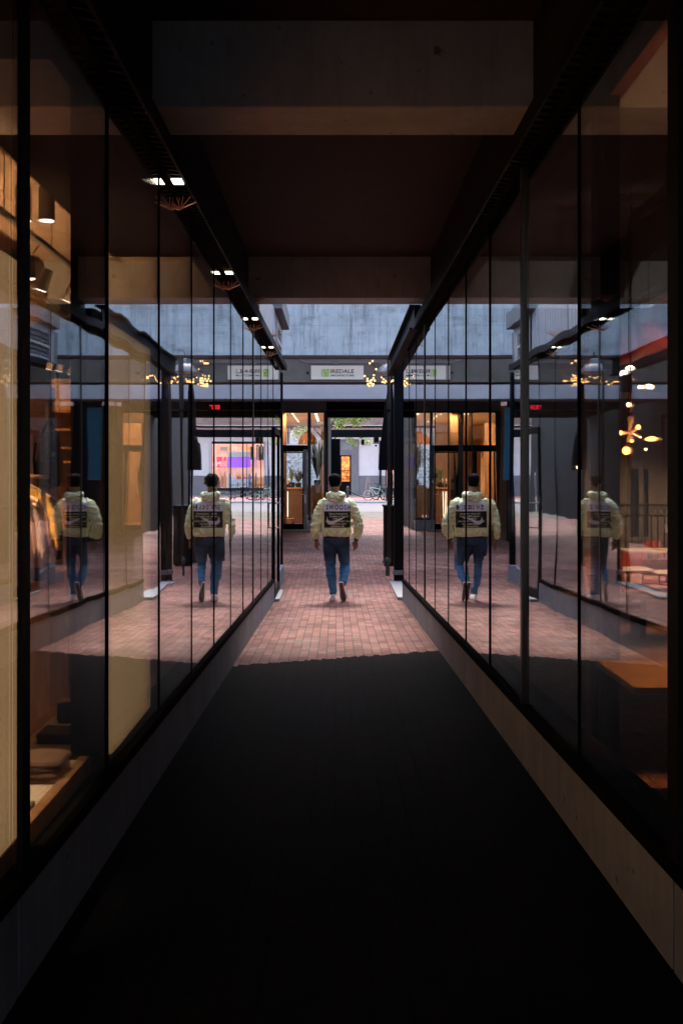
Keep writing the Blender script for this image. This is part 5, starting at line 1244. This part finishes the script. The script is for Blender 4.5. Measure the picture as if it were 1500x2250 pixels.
# hair
vs = []; n = 40; m_ = 9
for j in range(m_+1):
    for k in range(n):
        a = 2*math.pi*k/n; s_ = math.sin(a)      # +1 front, -1 back
        zb_ = 1.66+.078*max(0, s_)**.8-.075*max(0, -s_)**.7
        z = zb_+(1.789-zb_)*(j/m_)**.9; zz = min(z-.006, 1.776); cy_, rx, ry = head_r(zz)
        g_ = .003+.009*min(1, j/3)
        if j == m_: rx, ry = .012, .016
        vs.append(PB+Vector((HX+(rx+g_)*math.cos(a)+.0015*math.sin(17*a+j), cy_+(ry+g_)*s_, z+.0015*math.sin(11*a+2*j))))
fs = [(i*n+k, i*n+(k+1) % n, (i+1)*n+(k+1) % n, (i+1)*n+k) for i in range(m_) for k in range(n)]+[tuple(m_*n+k for k in range(n))]
MB().add(vs, fs).build('hair', mat('black_hair', (.006, .0055, .006), .9, var=.3, scale=60, bump=.004, bscale=160, spec=.1), person, smooth=True)
# jacket
j = MB()
rings(j, [(.905, .0, 0, .185, .122), (.915, .0, 0, .197, .132), (.95, .0, 0, .203, .138), (1.02, .0, 0, .206, .142), (1.10, .0, -.005, .204, .142), (1.2, .002, -.008, .208, .142), (1.30, .004, -.01, .214, .14), (1.37, .004, -.01, .200, .125), (1.42, .0, -.005, .155, .105), (1.46, -.005, 0, .105, .085), (1.50, -.012, 0, .075, .075)], 32, 2.5)
SL = {-1: [(-.13, -.005, 1.385), (-.19, -.005, 1.345), (-.238, -.01, 1.25), (-.272, -.02, 1.16), (-.295, -.03, 1.075), (-.299, -.025, .98), (-.292, .0, .91), (-.289, .012, .872)],
      1: [(.13, -.005, 1.385), (.195, -.005, 1.345), (.25, -.005, 1.25), (.285, -.01, 1.16), (.31, -.012, 1.075), (.306, -.005, .98), (.288, .01, .91), (.279, .018, .868)]}
for sx in (-1, 1):
    j.tube(SL[sx], [.075, .078, .072, .066, .066, .064, .050, .036], 20)
    rnd = random.Random(20+sx)
    # gathered folds above elbow and cuff
    for i in range(7):
        t_ = rnd.choice((1.22, 1.15, 1.08, 1.02, .96, .93)); cx = (-.27 if sx < 0 else .285)+sx*.02*(1.2-t_)
        a0 = rnd.uniform(2.6, 5.2); pts = []
        for q in range(5):
            a = a0+q*.32; r_ = .066; pts.append((cx+r_*math.cos(a), -.02+r_*math.sin(a), t_+.022*q*(1 if rnd.random() > .3 else -1)*.8))
        j.tube(pts, [.003, .009, .012, .009, .003], 8)
# hem gathers, hood
for i in range(9):
    x = -.17+.043*i; j.tube([(x, -.135+.25*x*x, .915), (x+.012, -.146+.3*x*x, .955), (x+.02*((-1)**i), -.142+.3*x*x, 1.005)], [.008, .010, .004], 8)
hood = []
for k in range(26):
    a = 2*math.pi*k/26; back = max(0, -math.sin(a))
    hood.append((HX*.7+.102*math.cos(a), .012+.088*math.sin(a)-.012*back, 1.492+.02*math.sin(a)-.0+.012*back))
j.tube(hood, [(.026+.012*max(0, -math.sin(2*math.pi*k/26))) for k in range(26)], 12, closed=True)
c0 = Vector((-.008, -.098, 1.455)); vs = []; nn = 24
for i in range(9):
    ph = math.pi*i/8
    for k in range(nn):
        a = 2*math.pi*k/nn; x = .142*math.sin(ph)*math.cos(a); y = .062*math.sin(ph)*math.sin(a); z = -.074*math.cos(ph)
        x *= 1+.20*(z/.074) ; z += .02*(abs(x)/.14)
        vs.append(c0+Vector((x, y, z)))
j.add(vs, [(i*nn+k, i*nn+(k+1) % nn, (i+1)*nn+(k+1) % nn, (i+1)*nn+k) for i in range(8) for k in range(nn)])
for (x0_, z0_, x1_, z1_) in ((-.09, 1.42, .02, 1.40), (-.02, 1.455, .10, 1.43), (-.10, 1.475, -.01, 1.44), (.02, 1.50, .10, 1.47)):
    j.tube([(x0_, -.150, z0_), ((x0_+x1_)/2, -.162, (z0_+z1_)/2-.008), (x1_, -.150, z1_)], [.004, .011, .004], 8)
me = remeshed(j, .0085, 3)
def jm(name, c_, bump=.016):
    return mat(name, c_, .40, var=.16, scale=5, bump=bump, bscale=9, stretch=(1, 1, .55))
JY, JW, JB = jm('windbreaker_lime', (.85, .88, .50)), jm('windbreaker_white', (.93, .90, .98), .010), jm('windbreaker_black', (.004, .005, .007), .003)
from mathutils import noise as mnoise
def wrinkle(me, amp, fr, seed, mask=lambda c: 1.0):
    nl = [v.normal.copy() for v in me.vertices]
    for v, n_ in zip(me.vertices, nl):
        c_ = v.co; q_ = Vector((c_.x*fr[0]+c_.z*fr[3], c_.y*fr[1], c_.z*fr[2]))+Vector((seed, 0, 0))
        w_ = 1-abs(mnoise.noise(q_))*3.2; w2 = mnoise.noise(q_*2.3)
        v.co = c_+n_*amp*mask(c_)*(w_*.75+w2*.4)
    me.update()
wrinkle(me, .011, (8, 8, 15, 5), 3.0, lambda c_: .35 if (abs(c_.x) < .2 and 1.04 < c_.z < 1.41) else 1.0)
def pickj(p):
    c_ = p.center; n_ = p.normal
    if n_.y > -.15 or c_.y > -.05: return 0
    x = c_.x-.012
    if 1.035 < c_.z < 1.262 and abs(x) < .183: return 2
    if 1.262 <= c_.z < 1.41 and abs(x) < .186-.25*max(0, c_.z-1.29) and c_.y > -.158 and not (abs(c_.x+.005) < .155 and c_.z > 1.40-.55*c_.x*c_.x*0 and c_.z > 1.392): return 1
    return 0
jacket = link_mesh('jacket', me, [JY, JW, JB], pickj)
bvh = BVHTree.FromPolygons([v.co.copy() for v in me.vertices], [tuple(p.vertices) for p in me.polygons])
def onback(x, z, off=.004):
    hit = bvh.ray_cast(Vector((x, -.5, z)), Vector((0, 1, 0)))
    y = hit[0].y if hit[0] is not None else -.15
    return Vector((x, y-off, z))
def pj(px, py): return ((px-739)/156.4, (1320-py)/156.4)
def back_text(body_, px0, px1, pyb, size, m_, name, bold=.0, spacing=1.0):
    vs, fs = text_mesh(body_, 1.0, spacing, bold)
    x0, x1 = min(v.x for v in vs), max(v.x for v in vs); h = max(v.y for v in vs)
    X0, Zb = pj(px0, pyb); X1, _ = pj(px1, pyb); k = (X1-X0)/(x1-x0); kz = size
    mb = MB(); mb.add([PB+onback(X0+(v.x-x0)*k, Zb+v.y*kz, .005) for v in vs], fs)
    o = mb.build(name, m_, jacket); return o
LN, LG = mat('print_navy', (.01, .012, .03), .6, var=.02), mat('print_lime', (.80, .90, .55), .6, var=.02)
ORG[jacket] = PB
back_text('SWOOSH', 716.5, 769, 1118.5, .092, LN, 'lettering', .022, 1.35)
for s_, a_, b_, yb in (('Nike is International', 723, 763, 1129.5), ('Goddess of Victory', 724, 765, 1135.2), ('NYSE: NKE', 732, 751, 1140.6), ('Beaverton, 97005 USA', 716, 768, 1146.2), ('equipped for sport', 725, 760, 1151.6), ('crafted for life.', 726, 757, 1157)):
    back_text(s_, a_, b_, yb, .034, LG, 'lettering', .018)
up_ = [(719.5, 1133), (719.3, 1138), (721.5, 1142), (726, 1143.8), (732, 1143.2), (740, 1140.2), (752, 1136), (765.5, 1131.5)]
lo_ = [(719.3, 1133.4), (717.3, 1140), (717.6, 1147), (721.5, 1151), (728.5, 1151.3), (738, 1147), (751, 1139.5), (765.6, 1131.8)]
mb = MB(); cols_ = []
for (a, b_) in zip(up_, lo_):
    for q in range(4):
        t_ = q/3; cols_.append(PB+onback(*pj(a[0]+(b_[0]-a[0])*t_, a[1]+(b_[1]-a[1])*t_), .008))
mb.add(cols_, [(i*4+q, i*4+q+1, (i+1)*4+q+1, (i+1)*4+q) for i in range(7) for q in range(3)])
mb.build('emblem', mat('print_silver', (.80, .76, .86), .5, var=.04), jacket, smooth=True)
# cuffs
for sx in (-1, 1):
    a, b_ = Vector(SL[sx][-1]), Vector(ARM[sx][-1]); dv = (b_-Vector(SL[sx][-2])).normalized()
    MB().tube([PB+a-dv*.006, PB+a+dv*.018], .034, 16).build('cuff', JB, jacket, smooth=True)
MB().add(*(lambda vs_, fs_: (vs_, fs_))([], []))
hb = MB(); rr = []
rings(hb, [(.885, 0, 0, .183, .120), (.895, 0, 0, .188, .125), (.912, 0, 0, .188, .125), (.918, 0, 0, .183, .12)], 32, 2.5)
hb.v = [tuple(PB+Vector(v)) for v in hb.v]; hb.build('hem', JB, jacket, smooth=True)
# jeans
q = MB()
rings(q, [(.79, 0, .0, .178, .112), (.84, 0, -.004, .187, .125), (.88, 0, -.004, .186, .125), (.915, 0, 0, .180, .118), (.93, 0, 0, .175, .112)], 28, 2.3)
JL = {-1: ([(-.09, 0, .84), (-.093, .005, .76), (-.092, .02, .66), (-.088, .04, .55), (-.083, .05, .46), (-.074, .04, .36), (-.062, .045, .25), (-.05, .06, .15), (-.046, .07, .09)], [.098, .099, .090, .077, .069, .070, .060, .054, .053]),
      1: ([(.09, 0, .84), (.092, .015, .76), (.10, .045, .67), (.108, .085, .58), (.115, .105, .515), (.115, .07, .45), (.110, .0, .38), (.098, -.08, .31), (.088, -.135, .258)], [.098, .098, .089, .078, .071, .070, .068, .058, .052])}
for sx in (-1, 1):
    q.tube(JL[sx][0], JL[sx][1], 20)
    rnd = random.Random(30+sx)
    for i in range(10):
        t_ = rnd.choice((.5, .45, .4, .2, .16, .12, .6)) if sx < 0 else rnd.choice((.55, .5, .45, .36, .32, .64))
        pth = JL[sx][0]; pos = min(pth, key=lambda p: abs(p[2]-t_)); rad = JL[sx][1][pth.index(pos)]
        a0 = rnd.uniform(2.8, 5.0)
        q.tube([(pos[0]+rad*math.cos(a0+w_*.35), pos[1]+rad*math.sin(a0+w_*.35), pos[2]+.01*w_*(1 if i % 2 else -1)) for w_ in range(4)], [.002, .008, .008, .002], 6)
me = remeshed(q, .008, 3)
jn, nt, bb_, N, L = new_mat('denim')
tcn = N.new('ShaderNodeTexCoord'); nz1 = N.new('ShaderNodeTexNoise'); nz1.inputs['Scale'].default_value = 4; nz1.inputs['Detail'].default_value = 5; L.new(tcn.outputs['Object'], nz1.inputs['Vector'])
sxz = N.new('ShaderNodeSeparateXYZ'); L.new(tcn.outputs['Object'], sxz.inputs[0])
# denim paler below the knee: wear, plus sunlight put into the colour
mr1 = N.new('ShaderNodeMapRange'); mr1.inputs[1].default_value = .62; mr1.inputs[2].default_value = .40; mr1.inputs[3].default_value = 0; mr1.inputs[4].default_value = .55; L.new(sxz.outputs[2], mr1.inputs[0])
adn = N.new('ShaderNodeMath'); adn.operation = 'MULTIPLY_ADD'; adn.inputs[1].default_value = .9; L.new(nz1.outputs['Fac'], adn.inputs[0]); L.new(mr1.outputs[0], adn.inputs[2])
crn = N.new('ShaderNodeValToRGB'); crn.color_ramp.elements[0].position = .35; crn.color_ramp.elements[0].color = (.012, .024, .05, 1); crn.color_ramp.elements[1].position = 1.1; crn.color_ramp.elements[1].color = (.06, .22, .42, 1)
L.new(adn.outputs[0], crn.inputs[0]); L.new(crn.outputs[0], bb_.inputs['Base Color']); bb_.inputs['Roughness'].default_value = .85
bpn = N.new('ShaderNodeBump'); bpn.inputs['Distance'].default_value = .008; nz2 = N.new('ShaderNodeTexNoise'); nz2.inputs['Scale'].default_value = 14; L.new(tcn.outputs['Object'], nz2.inputs['Vector']); L.new(nz2.outputs['Fac'], bpn.inputs['Height']); L.new(bpn.outputs[0], bb_.inputs['Normal'])
wrinkle(me, .007, (6, 6, 17, 3), 9.0, lambda c_: .5 if c_.z > .6 else 1.0)
jeans = link_mesh('jeans', me, [jn])
for sx in (-1, 1):
    mb = MB(); pts = []
    bj = BVHTree.FromPolygons([v.co.copy() for v in me.vertices], [tuple(p.vertices) for p in me.polygons])
    poly = [(sx*.045, .86), (sx*.135, .865), (sx*.14, .79), (sx*.09, .745), (sx*.045, .775)]
    def oj(x, z):
        h_ = bj.ray_cast(Vector((x, -.5, z)), Vector((0, 1, 0))); return Vector((x, (h_[0].y if h_[0] is not None else -.1)-.002, z))
    mb.add([PB+oj(x, z) for x, z in poly], [(0, 1, 2, 3, 4)]); mb.build('pocket', jn, jeans)
# shoes
shoew = mat('white_shoe', (.9, .88, .9), .5, var=.06); sole = mat('shoe_sole', (.50, .48, .46), .7, var=.2); soled = mat('dark_outsole', (.17, .14, .125), .8, var=.4, scale=30, bump=.003)
def shoe(heel, fwd, up):
    fwd = Vector(fwd).normalized(); up = (Vector(up)-fwd*Vector(up).dot(fwd)).normalized(); sd = fwd.cross(up); H = PB+Vector(heel)
    prof = [(0, .026, .05), (.02, .034, .075), (.06, .036, .082), (.10, .037, .074), (.15, .043, .058), (.20, .048, .046), (.25, .043, .036), (.275, .030, .028), (.285, .012, .02)]
    s = thing_part = MB(); n = 16; vs = []
    for y, w_, h_ in prof:
        for k in range(n):
            a = 2*math.pi*k/n; cx = math.cos(a); cz = math.sin(a)
            z = .02+(h_*max(0, cz)**.8 if cz > 0 else 0)
            vs.append(H+fwd*y+sd*w_*(abs(cx)**.7*(1 if cx > 0 else -1))*(1 if cz <= 0 else .95)+up*z)
    fs = [(i*n+k, i*n+(k+1) % n, (i+1)*n+(k+1) % n, (i+1)*n+k) for i in range(len(prof)-1) for k in range(n)]+[tuple(range(n)), tuple((len(prof)-1)*n+k for k in range(n))]
    o = MB().add(vs, fs).build('shoe', shoew, person, smooth=True)
    outl = [(-.005, .020), (.01, .032), (.06, .036), (.12, .036), (.18, .046), (.23, .048), (.265, .038), (.288, .018)]
    def slab(z0, z1, k_):
        ring = [(y, w_*k_) for y, w_ in outl]+[(y, -w_*k_) for y, w_ in reversed(outl)]; n_ = len(ring)
        vs = [H+fwd*y+sd*w_+up*z0 for y, w_ in ring]+[H+fwd*y+sd*w_+up*z1 for y, w_ in ring]
        return MB().add(vs, [tuple(range(n_)), tuple(range(2*n_-1, n_-1, -1))]+[(i, (i+1) % n_, (i+1) % n_+n_, i+n_) for i in range(n_)])
    slab(.004, .026, 1.04).build('sole', shoew, o); slab(-.001, .0038, .70).build('outsole', soled, o)
    return o
shoe((-.043, .0, .0), (-.04, 1, .0), (0, 0, 1))
shoe((.060, -.205, .272), (.16, .32, -.93), (0, .93, .32))
#PERSON_END
